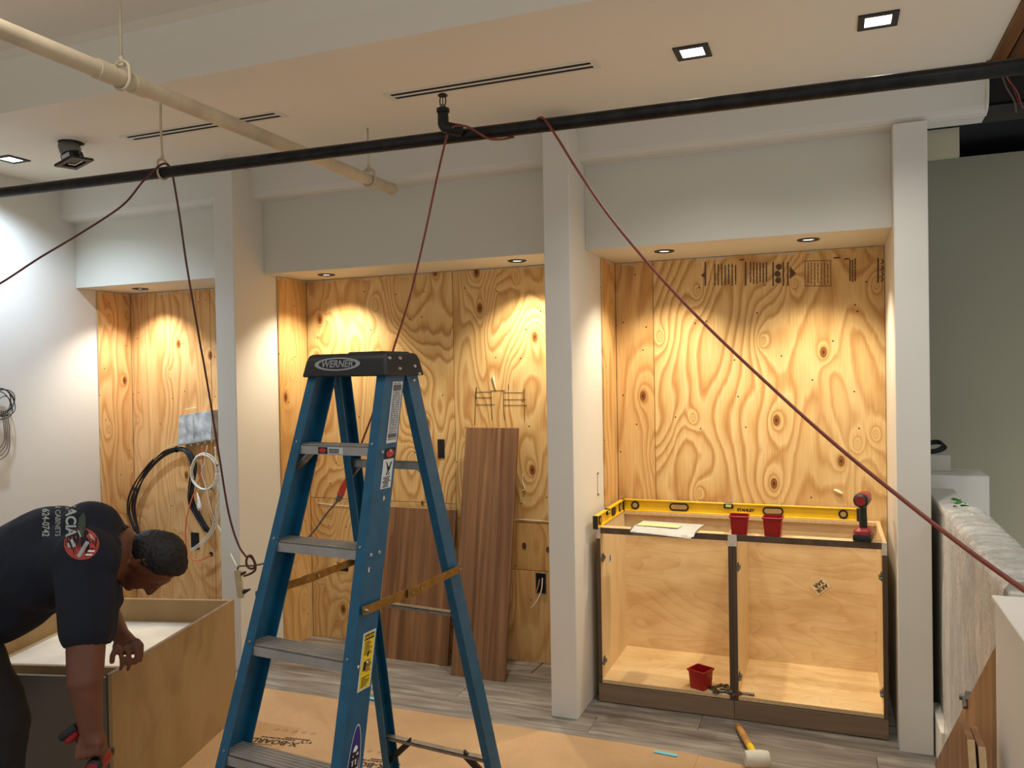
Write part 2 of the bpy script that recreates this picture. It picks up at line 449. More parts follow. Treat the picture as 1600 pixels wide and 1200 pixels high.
# plywood lining: single sheets
def sheet(name, dims, mat, parent=wall_back): return obox(name, dims, mat, parent, .0012)
g = .0016
sheet('plywood_sheet', (XL, XL+.012, 4.085, 4.36, .0, ZS-.002), M_ply[3])
sheet('plywood_sheet', (XL+.014, -3.9-g, 4.36, 4.39, .0, ZS-.002), M_ply[3])
sheet('plywood_sheet', (-3.9+g, -3.244, 4.36, 4.39, .0, ZS-.002), M_ply[3])
# middle niche
sheet('plywood_sheet', (-3.11, -3.100, 4.045, 4.33, .0, ZS-.002), M_ply[4])
sheet('plywood_sheet', (-3.098, -2.073-g, 4.33, 4.36, .885+g, ZS-.002), M_ply[0])
sheet('plywood_sheet', (-3.098, -2.073-g, 4.33, 4.36, 0, .885-g), M_ply[5])
sheet('plywood_sheet', (-2.073+g, -1.27, 4.33, 4.36, .80+g, ZS-.002), M_ply[1])
sheet('plywood_sheet', (-2.073+g, -1.27, 4.33, 4.36, .525+g, .80-g), M_ply[4])
sheet('plywood_sheet', (-2.073+g, -1.27, 4.33, 4.36, 0, .525-g), M_ply[3])
# right niche
sheet('plywood_sheet', (-1.14, -1.130, 4.205, 4.48, .0, ZS-.002), M_ply[4])
sheet('plywood_sheet', (-1.128, -.916-g, 4.48, 4.51, .0, ZS-.002), M_ply[4])
sheet('plywood_sheet', (-.916+g, .252, 4.48, 4.51, .0, ZS-.002), M_ply[2])
# low white base block at the pillar's right foot, next to the half wall
b = obox('baseboard_right', (.392, .424, 3.64, 3.96, 0, .18), M_white, None, .004); struct(b)

# half wall (with film) and its end posts
bm = B(); box(bm, .425, .528, 2.40, 4.43, -.02, 1.04, .003)
hw = struct(fin('wall_half', bm, M_white), 'low white half wall by the stair, wrapped in plastic film')
obox('wall_cap', (.418, .536, 2.40, 4.36, 1.04, 1.066), M_white, hw, .004)
bm = B(); box(bm, .385, .70, 4.46, 4.75, 0, 1.118, .004); struct(fin('trim_12', bm, M_white))
bm = B(); box(bm, .39, .555, 4.62, 4.75, 1.118, 1.20, .003); struct(fin('trim_13', bm, M_soff))
bm = B(); box(bm, .376, .62, 1.75, 2.335, 0, 1.055, .004); box(bm, .37, .64, 1.7, 2.345, 1.055, 1.07, .002)
nearpost = struct(fin('trim_14', bm, M_white)); nearpost['label'] = 'nearest white newel block of the half wall'

# ================================================================= LIGHT FITTINGS
WARM = (1.0, .89, .68)
def downlight(x, y, label, power, col=WARM):
    t = thing('downlight', label, 'light', (x, y, ZS), 0, 'small round downlights over the niches')
    bm = B(); lathe(bm, [(.030, .004), (.030, -.001), (.034, -.006), (.047, -.006), (.052, -.001), (.052, .004)], 28); fin('trim_ring', bm, M_black, t, 'a')
    bm = B(); lathe(bm, [(.0305, .0035), (.0305, .0), (.001, .0)], 24)
    fin('lens', bm, M_lens, t)
    spot('lamp', (0, 0, -.012), power, col, 114, .78, .02, t)
M_lens = emit('lit lens', (1, .93, .8), 6)
M_lensc = emit('lit square lens', (1, .98, .95), 5)
downlight(-4.29, 4.145, 'small round downlight over the left niche with the metal cable box', 38, (1, .93, .84))
downlight(-2.80, 4.115, 'small round downlight above the ladder, left one of the middle niche', 44)
downlight(-1.575, 4.105, 'small round downlight over the pencil sketch, right one of the middle niche', 44)
downlight(-.785, 4.14, 'small round downlight over the base cabinets, the one nearer the middle pillar', 38)
downlight(-.095, 4.10, 'small round downlight over the base cabinets, the one nearer the right pillar', 38)
def square_light(x, y, label, power, col, ang=125):
    t = thing('square_downlight', label, 'light', (x, y, ZC), 0, 'square recessed ceiling lights')
    bm = B()
    for d in ((-.067, -.044, -.067, .067), (.044, .067, -.067, .067), (-.044, .044, -.067, -.044), (-.044, .044, .044, .067)):
        box(bm, *d, -.006, .002)
    fin('frame', bm, M_black, t)
    bm = B(); rg = []
    for r, z in ((.044, -.003), (.036, .0)): rg.append([Vector((a*r, c*r, z)) for a, c in ((-1, -1), (1, -1), (1, 1), (-1, 1))])
    rg.append([Vector((a*.02, c*.02, .0005)) for a, c in ((-1, -1), (1, -1), (1, 1), (-1, 1))])
    loft(bm, rg); fin('lens', bm, M_lensc, t)
    spot('lamp', (0, 0, -.02), power, col, ang, 1.0, .035, t)
square_light(-.492, 3.24, 'black-framed square ceiling light, left one of the lit pair at upper right', 27, (1, .97, .92))
square_light(.170, 3.222, 'black-framed square ceiling light, nearest the brown wooden ceiling', 27, (1, .97, .92))
square_light(-4.255, 3.22, 'black-framed square ceiling light at the left edge by the white wall', 98, (.62, .79, 1.0), 139)
# the fitting hanging out of its hole
t = thing('loose_downlight', 'grey and black downlight hanging tilted out of its ceiling hole', 'light', (-3.69, 3.13, ZC))
bm = B(); lathe(bm, [(.062, -.0015), (.062, .02), (.02, .02)], 24); fin('hole', bm, M_dark, t)
mt = Matrix.Rotation(R(-16), 4, Vector((rt.x, rt.y, 0)).cross(Vector((0, 0, 1))).normalized()*-1)
mt = Matrix.Translation((-.005, 0, -.045)) @ mt
bm = B(); lathe(bm, [(.047, -.012), (.052, .0), (.052, .035), (.044, .05), (.01, .052)], 20, mt); fin('housing', bm, simple('grey die cast', srgb(112, 112, 104), .5, .3), t, 'a')
bm = B(); box(bm, -.04, .04, -.04, .04, -.055, -.012, .004, mt); fin('body', bm, M_black, t)
for s in (-1, 1):
    bm = B(); box(bm, s*.05-.004, s*.05+.004, -.006, .006, -.055, -.02, 0, mt); fin('clip', bm, M_black, t)
bm = B()
for d in ((-.067, -.044, -.067, .067), (.044, .067, -.067, .067), (-.044, .044, -.067, -.044), (-.044, .044, .044, .067)): box(bm, *d, -.068, -.055, 0, mt)
fin('frame', bm, M_black, t)
bm = B(); box(bm, -.028, .028, -.043, -.041, -.04, -.02, 0, mt); fin('rating_label', bm, M_label, t)
bm = B(); tube(bm, [mt @ Vector((.06, 0, -.05)), (.055, 0, -.075), (.06, 0, -.05), (.085, .0, -.03), (.1, .01, -.0)], .0012, 5); fin('wire', bm, M_silver, t)

def slot_diffuser(x0, x1, y, label):
    t = thing('slot_diffuser', label, 'vent', ((x0+x1)/2, y, ZC), 0, 'linear slot air diffusers in the ceiling')
    h = (x1-x0)/2
    bm = B(); box(bm, -h, h, -.048, -.031, -.0032, .001, .0005); box(bm, -h, h, .031, .048, -.0032, .001, .0005)
    box(bm, -h, -h+.03, -.031, .031, -.0032, .001); box(bm, h-.03, h, -.031, .031, -.0032, .001)
    fin('frame', bm, M_white, t)
    bm = B(); box(bm, -h+.03, h-.03, -.031, .031, -.0030, .0005); fin('slot_back', bm, M_dark, t)
    bm = B(); box(bm, -h+.03, h-.03, -.009, .009, -.0034, .0, .0002); fin('blade', bm, M_white, t)
slot_diffuser(-1.84, -.86, 3.205, 'white slot air diffuser above the sprinkler, longer-looking one')
slot_diffuser(-3.38, -2.40, 3.195, 'white slot air diffuser crossed by the painted pipe, left one')

# ================================================================= PIPES
PB0, PB1 = Vector((-4.62, 2.79, 2.586)), Vector((1.6, 2.77, 2.512))
def pbz(x): return PB0.lerp(PB1, (x-PB0.x)/(PB1.x-PB0.x))
t = thing('black_pipe', 'long black iron pipe hanging across the whole room below the ceiling', 'pipe', PB0)
bm = B(); cyl(bm, (0, 0, 0), PB1-PB0, .0245, n=28); fin('pipe', bm, M_pipe, t, 'a')
# clevis hanger at x = -2.70
q = pbz(-2.735)-PB0
bm = B(); tube(bm, [q+Vector((0, 0, .068)), q+Vector((0, -.006, .2)), q+Vector((0, -.002, 2.90-2.57))], .005, 8); fin('hanger_rod', bm, M_pipew, t, True)
bm = B(); ring = [q+Vector((.012*math.sin(a*2)*0, math.sin(a)*.030, -math.cos(a)*.030 + (.03 if math.cos(a) < -.2 else 0))) for a in [2*PI*i/20 for i in range(21)]]
tube(bm, ring, .005, 6, 2); fin('clevis', bm, M_pipew, t, True)
bm = B(); cyl(bm, q+Vector((0, 0, .055)), q+Vector((0, 0, .08)), .009, .006, 8); fin('nut', bm, M_pipew, t)
# elbow tee with sprinkler
q = pbz(-1.315)-PB0
bm = B()
tube(bm, [q+Vector((.045, -.028, .01)), q+Vector((.02, -.055, .012)), q+Vector((-.008, -.06, .025)), q+Vector((-.012, -.06, .06)), q+Vector((-.012, -.06, .085))], lambda s: .023-.004*s, 14)
lathe(bm, [(.02, .0), (.0245, .004), (.0245, .016), (.018, .02)], 16, Matrix.Translation(q+Vector((-.012, -.06, .072))))
fin('elbow', bm, M_pipe, t, 'a')
sp = thing('sprinkler', 'small upright sprinkler head screwed onto the black pipe', 'sprinkler', PB0+q+Vector((-.012, -.06, .092)))
bm = B(); cyl(bm, (0, 0, 0), (0, 0, .012), .011, .009, 12); fin('thread', bm, M_zinc, sp)
bm = B()
for s in (-1, 1): tube(bm, [(s*.010, 0, .010), (s*.012, 0, .026), (s*.009, 0, .044)], .0022, 6)
cyl(bm, (0, 0, .01), (0, 0, .044), .0018, n=6); fin('yoke', bm, M_pipe, sp)
bm = B(); lathe(bm, [(.004, .042), (.018, .043), (.019, .046), (.010, .053), (.002, .054)], 16); fin('deflector', bm, M_pipe, sp, 'a')
# painted pipe
XP = -2.16; ZP = 2.642
t = thing('painted_pipe', 'cream painted sprinkler pipe running towards the wall, crossing above the black pipe', 'pipe', (XP, 0, ZP))
bm = B(); cyl(bm, (0, .3, 0), (0, 3.79, 0), .028, n=28); fin('pipe', bm, M_pipew, t, 'a')
bm = B(); lathe(bm, [(.02, 0), (.030, .002), (.031, .012), (.031, .03), (.028, .034)], 24, Matrix.Translation((0, 3.77, 0)) @ Matrix.Rotation(R(-90), 4, 'X')); fin('end_cap', bm, M_pipew, t, 'a')
for y, zt in ((2.03, 3.12), (3.56, 2.9)):
    bm = B(); cyl(bm, (0, y, .045), (0, y, zt-ZP), .005, n=8); fin('hanger_rod', bm, M_pipew, t, True)
    bm = B(); pts = [(math.sin(a)*.035, y, -math.cos(a)*.035+(.022 if math.cos(a) < 0 else 0)) for a in [2*PI*i/20 for i in range(21)]]
    tube(bm, pts, .006, 6, 2); cyl(bm, (0, y, .05), (0, y, .072), .009, n=6); cyl(bm, (-.012, y, .045), (.012, y, .045), .007, n=8)
    fin('clevis', bm, M_pipew, t, True)
for y in (1.93, 2.07):
    bm = B(); cyl(bm, (0, y, 0), (0, y+.06, 0), .0325, n=20); fin('coupling', bm, M_pipew, t, 'a')
# grey conduit stub & wires in the steel channel
for k, (mat, lab) in enumerate(((M_cordg, 'thin grey wire hanging in the dark steel channel'), (simple('pink wire', srgb(150, 84, 80), .5), 'pink wire hanging in the dark steel channel'), (simple('maroon wire', srgb(110, 40, 44), .5), 'maroon wire beside the pink one in the steel channel'))):
    pts = (((1564, 112), (1572, 135), (1585, 158), (1588, 176)), ((1568, 112), (1578, 128), (1590, 145), (1597, 165), (1610, 172)), ((1580, 130), (1588, 150), (1592, 160), (1604, 168)))[k]
    bm = B(); tube(bm, [on(a, b, 1, 3.82) for a, b in pts], .0035, 6); tag(fin('wire', bm, mat, None, True), lab, 'wire')

# ================================================================= CABINETS
def base_cabinet(x0, x1, label, side):
    t = thing('base_cabinet', label, 'cabinet', (x0, 3.92, 0), 0, 'open base cabinets in the right niche')
    W = x1-x0; D = .545; H = .876; T = .018; K = .095
    for a, nm in ((0, 'side_panel'), (W-T, 'side_panel')):
        obox(nm, (a, a+T, .004, D, 0, H), M_maplez, t, .0008)
        ez = (0, H-.058) if True else (0, H)
        obox('edge_band', (a-.0005, a+T+.0005, -.002, .0035, ez[0], ez[1]), M_lamdark, t)
    obox('back_panel', (T, W-T, D-.014, D-.002, K, H), M_maple, t)
    obox('bottom_panel', (T, W-T, .002, D-.014, K, K+T), M_maple, t, .0008)
    obox('toe_board', (0, W, -.003, .003, 0.004, K-.004), M_lamgrey, t, .0006)
    obox('floor_edge', (T, W-T, -.0005, .002, K, K+T), M_edge, t)
    obox('front_rail', (T, W-T, .0, .055, H-T, H), M_edge, t, .0008)
    obox('rail_edge', (T, W-T, -.002, .0, H-T-.012, H-.001), M_lamdark, t)
    obox('back_rail', (T, W-T, D-.045, D-.014, H-T, H), M_edge, t, .0008)
    # top light edges of the sides
    for a in (0, W-T): obox('top_edge', (a, a+T, .0, D, H, H+.0008), M_edge, t)
    # pale plastic guards on the upper corners
    for a in ((0,) if side == 'l' else (0, W-T)):
        obox('corner_guard', (a-.002, a+T+.002, -.004, .006, H-.056, H+.001), M_clear, t, .001)
    if side == 'l': obox('corner_guard', (W-T-.001, W+.001, -.004, .006, H-.056, H+.001), M_clear, t, .001)
    # hinge plates
    for a, s in (((T, 1), (W-T, -1)) if side == 'r' else ((T, 1),)):
        for z in (K+.10, H-.16):
            bm = B()
            box(bm, a-.001, a+s*.004, .025, .055, z-.02, z+.02); 
            bm2 = bm; x_a, x_b = sorted((a, a+s*.014)); box(bm2, x_a, x_b, .03, .05, z-.009, z+.009, .001)
            box(bm2, x_a, x_b, -.004, .03, z-.005, z+.005, .001)
            cyl(bm2, (a, .04, z+.015), (a+s*.006, .04, z+.015), .004, n=8); cyl(bm2, (a, .04, z-.015), (a+s*.006, .04, z-.015), .004, n=8)
            fin('hinge_plate', bm, M_zinc, t)
    return t
cl = base_cabinet(-1.103, -.445, 'open maple base cabinet in the right niche, left one, red cup inside', 'l')
cr = base_cabinet(-.443, .217, 'open maple base cabinet, right one, paper tag stuck inside on its back', 'r')
# stickers inside
c0 = on(1282, 916, 1, 4.449)
def stick(cx, cy, w, h, ang, y, parent, mat):
    c, s = math.cos(ang), math.sin(ang)
    bm = B(); vs = [bm.verts.new((cx+a*w*c-b*h*s, y, cy+a*w*s+b*h*c)) for a, b in ((-.5, -.5), (.5, -.5), (.5, .5), (-.5, .5))]
    bm.faces.new(vs); return fin('paper_tag', bm, mat, parent)
loc = c0 - Vector((-.443, 3.92, 0))
tg = stick(loc.x, loc.z, .082, .060, R(40), .5295, cr, simple('cream tag', srgb(232, 206, 158), .6))
tg.data.materials
for s_, off in (('AKIR', .012), ('3AR', -.014)):
    me = text_me(s_, .030, bold=.0008)
    a = R(218); ca, sa = math.cos(a), math.sin(a)
    for v in me.vertices:
        X_, Y_ = v.co.x, v.co.y + off
        v.co = Vector((loc.x+X_*ca-Y_*sa, .5288, loc.z+X_*sa+Y_*ca))
    link('tag_writing', me, M_print, cr)
# small tag on left side
bm = B(); vs = [bm.verts.new((.0186, .16+a, .66+b)) for a, b in ((0, 0), (.05, 0), (.05, .045), (0, .045))]; bm.faces.new(vs); fin('paper_tag', bm, M_label, cl)
bm = B(); vs = [bm.verts.new((.0189, .175+a, .668+b)) for a, b in ((0, 0), (.02, 0), (.02, .028), (0, .028))]; bm.faces.new(vs); fin('tag_writing', bm, M_lamdark, cl)

# ---- spirit levels
def level(L, label, loc, rz, H=.064, word='STANLEY', nm='spirit_level'):
    t = thing(nm, label, 'level', loc, rz)
    # local: x along, y = face normal (front = -y), z up
    bm = B(); box(bm, .012, L-.012, -.011, .011, 0, .006, .001); box(bm, .012, L-.012, -.011, .011, H-.006, H, .001)
    box(bm, .012, L-.012, -.003, .003, .005, H-.005); fin('beam', bm, M_yellow, t)
    for x in (0, L-.012):
        o = obox('end_cap', (x, x+.012, -.013, .013, -.001, H+.001), M_black, t, .003, seg=2)
    def oval(x, w, h, nm, m, y0, y1, z=H/2):
        bm = B(); n = 24; pts = []
        for i in range(n):
            a = 2*PI*i/n; cx = (w/2-h/2)*(1 if math.cos(a) > 0 else -1)
            pts.append((x+cx+math.cos(a)*h/2, z+math.sin(a)*h/2))
        loft(bm, [[Vector((p[0], y0, p[1])) for p in pts], [Vector((p[0], y1, p[1])) for p in pts]])
        return fin(nm, bm, m, t)
    vial = simple('level window', srgb(176, 140, 86), .3); green = simple('vial green', srgb(214, 222, 120), .2)
    for x in ((.26*L, .66*L) if L > 1 else (.38*L,)):
        oval(x, .105 if L > 1 else .08, .042, 'grip_frame', M_black, -.0075, .0075); oval(x, .088 if L > 1 else .06, .026, 'grip_opening', vial if L > 1 else M_black, -.0078, .0078)
    for x in (.055+.02, L-.075):
        oval(x, .046, .046, 'vial_ring', M_black, -.008, .008); oval(x, .028, .028, 'vial', vial, -.0085, .0085)
    x = .475*L if L > 1 else .6*L
    obox('vial_frame', (x-.025, x+.025, -.0115, .0115, H-.028, H+.001), M_black, t, .003)
    obox('vial', (x-.016, x+.016, -.012, .012, H-.021, H-.006), green, t, .002)
    if word and L > 1:
        text('lettering', word, .021, lambda a, b: Vector((.575*L-.035+a, -.0037, H/2-.002+b)), M_print, t, bold=.0012)
    return t
level(1.22, 'long yellow spirit level lying along the back of the base cabinets', (-1.098, 4.437, .877), 0)
lv = level(.56, 'short yellow spirit level lying along the left side of the base cabinets', (-1.094, 4.437, .877), R(-90), word=None)
lv.rotation_euler = (0, 0, R(-90))
lv.location = (-1.092, 4.418, .877)

# ---- red cups
def red_cup(loc, rz, label, s=1.0):
    t = thing('red_cup', label, 'cup', loc, rz, 'square red plastic cups')
    def sq(w, z, r=.006, n=3):
        out = []
        for cx, cy, a0 in ((1, 1, 0), (-1, 1, 90), (-1, -1, 180), (1, -1, 270)):
            for k in range(n+1):
                a = R(a0+90*k/n); out.append(Vector((cx*(w-r)+math.cos(a)*r, cy*(w-r)+math.sin(a)*r, z)))
        return out
    h = .088*s
    bm = B(); loft(bm, [sq(.034*s, 0), sq(.036*s, .003), sq(.0415*s, h), sq(.039*s, h), sq(.034*s, .004)]); fin('bowl', bm, M_red, t, 'a')
    bm = B(); loft(bm, [sq(.0415*s, h-.010), sq(.045*s, h-.009), sq(.0465*s, h-.002), sq(.045*s, h), sq(.0385*s, h), sq(.0383*s, h-.004)], cap=False)
    fin('rim', bm, M_red, t, 'a')
red_cup((-.413, 3.952, .8772), R(2), 'square red plastic cup on the cabinet rail, left of the standing pair')
red_cup((-.262, 3.952, .8772), R(-2), 'square red plastic cup on the cabinet rail, right of the standing pair')
red_cup((-.607, 3.972, .1135), R(-24), 'square red plastic cup inside the left base cabinet on its floor', 1.06)
# ---- papers and envelope
p = thing('paper_stack', 'stack of white papers lying over the front rail of the left cabinet', 'papers', (-.762, 3.98, .878), R(-4))
for k in range(5):
    bm = B(); a = R(random.uniform(-5, 5)); ox, oy = random.uniform(-.006, .006), random.uniform(-.006, .006)
    nx, ny = 10, 8; V = {}
    for i in range(nx+1):
        for j in range(ny+1):
            x, y = (i/nx-.5)*.31, (j/ny-.5)*.22
            z = k*.0022 + .0006 - .020*max(0, (-y-.035)/.075)**1.6*(1 if y < -.035 else 0) + .002*math.sin(x*14+k)*(1 if y < -.05 else .2)
            V[i, j] = bm.verts.new((x*math.cos(a)-y*math.sin(a)+ox+.0*y, x*math.sin(a)+y*math.cos(a)+oy, z))
    for i in range(nx):
        for j in range(ny): bm.faces.new((V[i, j], V[i+1, j], V[i+1, j+1], V[i, j+1]))
    r = bmesh.ops.solidify(bm, geom=bm.faces[:], thickness=.0008)
    fin('sheet', bm, M_paper, p, True)
e = obox('envelope', (-.105, .105, -.035, .04, 0, .003), M_yenv, None, .001); e.location = (-.80, 3.975, .8895); e.rotation_euler = (0, 0, R(-6))
tag(e, 'thin cream envelope lying on the white papers', 'envelope')

# ---- cordless drill standing on its battery (seen from behind)
def drill(loc, rz, label, held=False, mtx=None):
    t = thing('cordless_drill', label, 'drill', loc, rz)
    if mtx is not None: t.matrix_world = mtx
    bm = B(); box(bm, -.038, .038, -.052, .052, 0, .030, .006, seg=2); fin('battery', bm, M_black, t, 'a')
    bm = B()
    loft(bm, [[Vector((a*sx, b*sy+oy, z)) for a, b in ((-1, -.7), (-.7, -1), (.7, -1), (1, -.7), (1, .7), (.7, 1), (-.7, 1), (-1, .7))] for sx, sy, z, oy in ((.036, .05, .030, 0), (.036, .048, .045, 0), (.024, .034, .058, .0))])
    fin('foot', bm, M_redd, t, 'a')
    bm = B(); rg = []
    for k in range(9):
        s = k/8; z = .052+s*.108; rx = .0165+.001*math.sin(s*6); ry = .021; oy = -.004*math.sin(s*3)
        rg.append([Vector((rx*math.cos(a), ry*math.sin(a)+oy, z)) for a in [2*PI*i/14 for i in range(14)]])
    loft(bm, rg); fin('grip', bm, simple('black green rubber', srgb(38, 42, 36), .7), t, 'a')
    bm = B(); obx = Matrix.Translation((0, 0, .185)) @ Matrix.Rotation(R(90), 4, 'X')
    lathe(bm, [(.012, .075), (.024, .070), (.031, .050), (.032, -.03), (.027, -.06), (.022, -.075)], 20, obx); fin('motor_housing', bm, M_redd, t, 'a')
    bm = B(); lathe(bm, [(.0, .0785), (.020, .078), (.030, .070), (.0335, .055), (.0325, .05)], 20, obx); fin('rear_cap', bm, M_black, t, 'a')
    bm = B(); lathe(bm, [(.0, .0795), (.021, .0795), (.021, .076)], 20, obx); fin('badge', bm, M_redd, t)
    bm = B(); lathe(bm, [(.022, -.075), (.022, -.10), (.014, -.125), (.006, -.128)], 16, obx); fin('chuck', bm, M_black, t, 'a')
    bm = B(); lathe(bm, [(.003, -.125), (.003, -.165)], 6, obx); fin('bit', bm, M_zinc, t)
    bm = B(); box(bm, -.006, .006, .018, .032, .125, .158, .003); fin('trigger', bm, M_redd, t)
    return t
drill((.125, 3.955, .8772), R(-10), 'black and red cordless drill standing on its battery at the right cabinet corner')

# ---- clamps / hinges piled on the cabinet lip
hx = 0
for k, (px, py, rz, lab) in enumerate(((1128, 1082, 20, 'bent steel cabinet hinge beside the red cup, leftmost in the pile'), (1120, 1068, 60, 'steel cabinet hinge standing against the red cup'),
                                       (1135, 1088, -30, 'steel cabinet hinge with a red tip lying at the front of the pile'), (1160, 1086, 5, 'long steel cabinet hinge lying in the right base cabinet'),
                                       (1145, 1080, -65, 'steel cabinet hinge under the middle edge of the cabinets'))):
    q = on(px, py, 2, .1145); 
    q.y = max(q.y, 3.935)
    if k == 1: q = Vector((-.535, 3.99, .1145))
    if k == 3: q = Vector((-.40, 3.945, .1145))
    if k == 4: q = Vector((-.475, 3.95, .128))
    t = thing('steel_fitting', lab, 'hardware', q, R(rz), 'steel cabinet hinges on the cabinet floor')
    bm = B(); lathe(bm, [(.0175, 0), (.0175, .002), (.013, .0025), (.013, .011), (.010, .011), (.010, .003)], 16, Matrix.Translation((-.028, 0, 0))); fin('cup', bm, M_zinc, t)
    bm = B(); box(bm, -.015, .045, -.006, .006, .003, .011, .002); box(bm, .02, .045, -.010, .010, .001, .004); fin('arm', bm, M_zinc, t)
    if k == 2: obox('tip', (.045, .056, -.006, .006, .002, .009), M_redd, t)

# ---- mallet on the floor
t = thing('mallet', 'rubber mallet with pale head and wooden handle on the floor by the cabinets', 'mallet', on(1183, 1186, 2, .037), 0)
hd = (on(1155, 1137, 2, .02)-t.location); hd.z = 0; ax = hd.normalized(); sd = Vector((ax.y, -ax.x, 0))
bm = B(); mr = Matrix.Translation((0, 0, 0)) @ sd.to_track_quat('Z', 'Y').to_matrix().to_4x4()
lathe(bm, [(.001, -.05), (.028, -.05), (.033, -.046), (.036, -.02), (.036, .02), (.033, .046), (.028, .05), (.001, .05)], 24, mr); fin('head', bm, M_rubber, t, 'a')
bm = B(); tube(bm, [ax*.02, ax*.12+Vector((0, 0, -.006)), ax*.25+Vector((0, 0, -.014)), ax*.36+Vector((0, 0, -.019))], lambda s: .012+.004*math.sin(s*2.6), 12); fin('handle', bm, M_handle, t, True)
bm = B(); tube(bm, [ax*.06+Vector((0, 0, -.002)), ax*.13+Vector((0, 0, -.006))], .0155, 12); fin('handle_label', bm, M_ylab, t, True)

# ---- outlets, boxes
t = thing('switch_opening', 'narrow cut opening for a switch in the side of the middle pillar', 'opening', (-1.14, 4.09, 1.07))
obox('hole', (-.004, .0012, -.004, .004, -.05, .05), M_dark, t)
obox('bracket', (.0012, .004, -.012, -.005, -.056, .056), M_label, t, .001)
obox('tab', (.0012, .004, -.012, .01, -.06, -.052), M_zinc, t); obox('tab', (.0012, .004, -.012, .01, .05, .058), M_zinc, t)
o = obox('outlet_opening', (-2.187, -2.143, 4.3275, 4.331, 1.155, 1.268), M_dark, None); tag(o, 'black rectangular cut-out in the plywood left of the leaning walnut boards', 'opening')
# electrical box with loose wires
e0 = on(845.5, 911, 1, 4.33)
t = thing('outlet_box', 'open dark electrical box with loose wires low on the middle plywood', 'outlet', e0)
obox('box', (-.028, .028, -.003, 0, -.055, .055), M_dark, t)
bm = B()
for d in ((-.031, -.028, -.057, .057), (.028, .031, -.057, .057), (-.031, .031, .055, .058), (-.031, .031, -.058, -.055)): box(bm, d[0], d[1], -.006, 0, d[2], d[3])
fin('box_rim', bm, M_zinc, t)
bm = B(); tube(bm, [(.01, -.004, .03), (.012, -.03, -.03), (-.005, -.05, -.08), (-.045, -.06, -.135)], .0035, 6); fin('wire', bm, M_cablew, t, True)
bm = B(); tube(bm, [(-.008, -.004, .02), (-.01, -.02, -.01), (-.022, -.03, -.055)], .0035, 6); fin('wire', bm, simple('pink insulated wire', srgb(196, 120, 100), .5), t, True)
# second box behind the ladder with yellow connectors
e1 = on(528, 884, 1, 4.33)
t = thing('wire_connectors', 'yellow and white wire connectors at an opening behind the ladder', 'connector', e1)
obox('box', (-.01, .075, -.003, 0, -.03, .02), M_dark, t)
for k, (a, b_, m) in enumerate(((-.02, .0, M_ylab), (.0, .012, M_paper), (.012, -.006, M_ylab))):
    bm = B(); cyl(bm, (a, -.02, b_), (a+.025, -.03, b_+.006), .007, .004, 8); fin('connector', bm, m, t)

# ---- pencil sketch on plywood, ink stamps, paint scraps
def stroke(bm, pts, wd, y):
    P = [on(a, b, 1, y) for a, b in pts]
    for a, b in zip(P[:-1], P[1:]):
        d = (b-a); nrm = Vector((-d.z, 0, d.x)).normalized()*wd/2; e_ = d.normalized()*wd*.3
        vs = [bm.verts.new(q) for q in (a-e_-nrm, b+e_-nrm, b+e_+nrm, a-e_+nrm)]; bm.faces.new(vs)
bm = B()
Z = lambda x, y: (720+x*.1125, 590+y*.1125)
for a in ([(218, 130), (205, 200), (205, 380), (195, 580), (192, 665)], [(218, 140), (212, 300)], [(215, 202), (425, 198)], [(215, 278), (430, 280)], [(205, 378), (470, 378)],
          [(420, 180), (425, 380), (435, 595)], [(420, 184), (610, 182)], [(592, 175), (590, 380), (600, 520), (610, 590)], [(600, 208), (855, 210)], [(600, 306), (895, 306)],
          [(600, 385), (915, 386)], [(882, 155), (884, 380), (886, 605)], [(866, 180), (868, 300)], [(662, 95), (662, 170)]):
    stroke(bm, [Z(*q) for q in a], .0035, 4.3282)
sk = tag(fin('pencil_sketch', bm, M_pencil), 'pencil sketch of two cabinets on the plywood above the walnut board', 'drawing'); sk.parent = None
bm = B()
rr = random.Random(3)
def stampblock(x0, x1, y0, y1, n, fr=False):
    for i in range(n):
        xx = x0+(x1-x0)*(i+.5)/n
        yy = y0+rr.uniform(0, 3)
        while yy < y1-2:
            l = rr.uniform(2, 7); stroke(bm, [(xx, yy), (xx+.3, min(yy+l, y1))], .0065 if not fr else .004, 4.4785); yy += l+rr.uniform(.8, 2.2)
    if fr: stroke(bm, [(x0-2, y0-2), (x1+2, y0-3), (x1+2, y1+2), (x0-2, y1+2), (x0-2, y0-2)], .003, 4.4785)
stampblock(1114, 1152, 412, 446, 7); stampblock(1170, 1200, 409, 443, 6); stampblock(1260, 1296, 410, 445, 7, True); stampblock(1326, 1338, 404, 440, 3)
for x in (1102, 1165, 1208, 1224, 1231, 1372): stroke(bm, [(x, 410 if x < 1300 else 404), (x, 446 if x < 1300 else 441)], .008, 4.4785)
stroke(bm, [(1156, 406), (1162, 405.5)], .008, 4.4785); stroke(bm, [(1303, 403), (1312, 402.5)], .008, 4.4785); stroke(bm, [(1320, 405), (1326, 404)], .008, 4.4785)
for cx, cy, r in ((1217, 417, 5), (1215, 428, 5), (1216, 438, 5)):
    P = [on(cx+r*math.cos(a), cy+r*math.sin(a), 1, 4.4785) for a in [2*PI*i/10 for i in range(10)]]; bm.faces.new([bm.verts.new(q) for q in P])
P = [on(a, b, 1, 4.4785) for a, b in ((1234, 416), (1244, 427), (1234, 436))]; bm.faces.new([bm.verts.new(q) for q in P])
P = [on(a, b, 1, 4.4785) for a, b in ((1103, 424), (1095, 430), (1103, 436))]; bm.faces.new([bm.verts.new(q) for q in P])
for yy in (409, 419, 429, 437): stroke(bm, [(1378, yy-4), (1380, yy), (1377, yy+3)], .006, 4.4785)
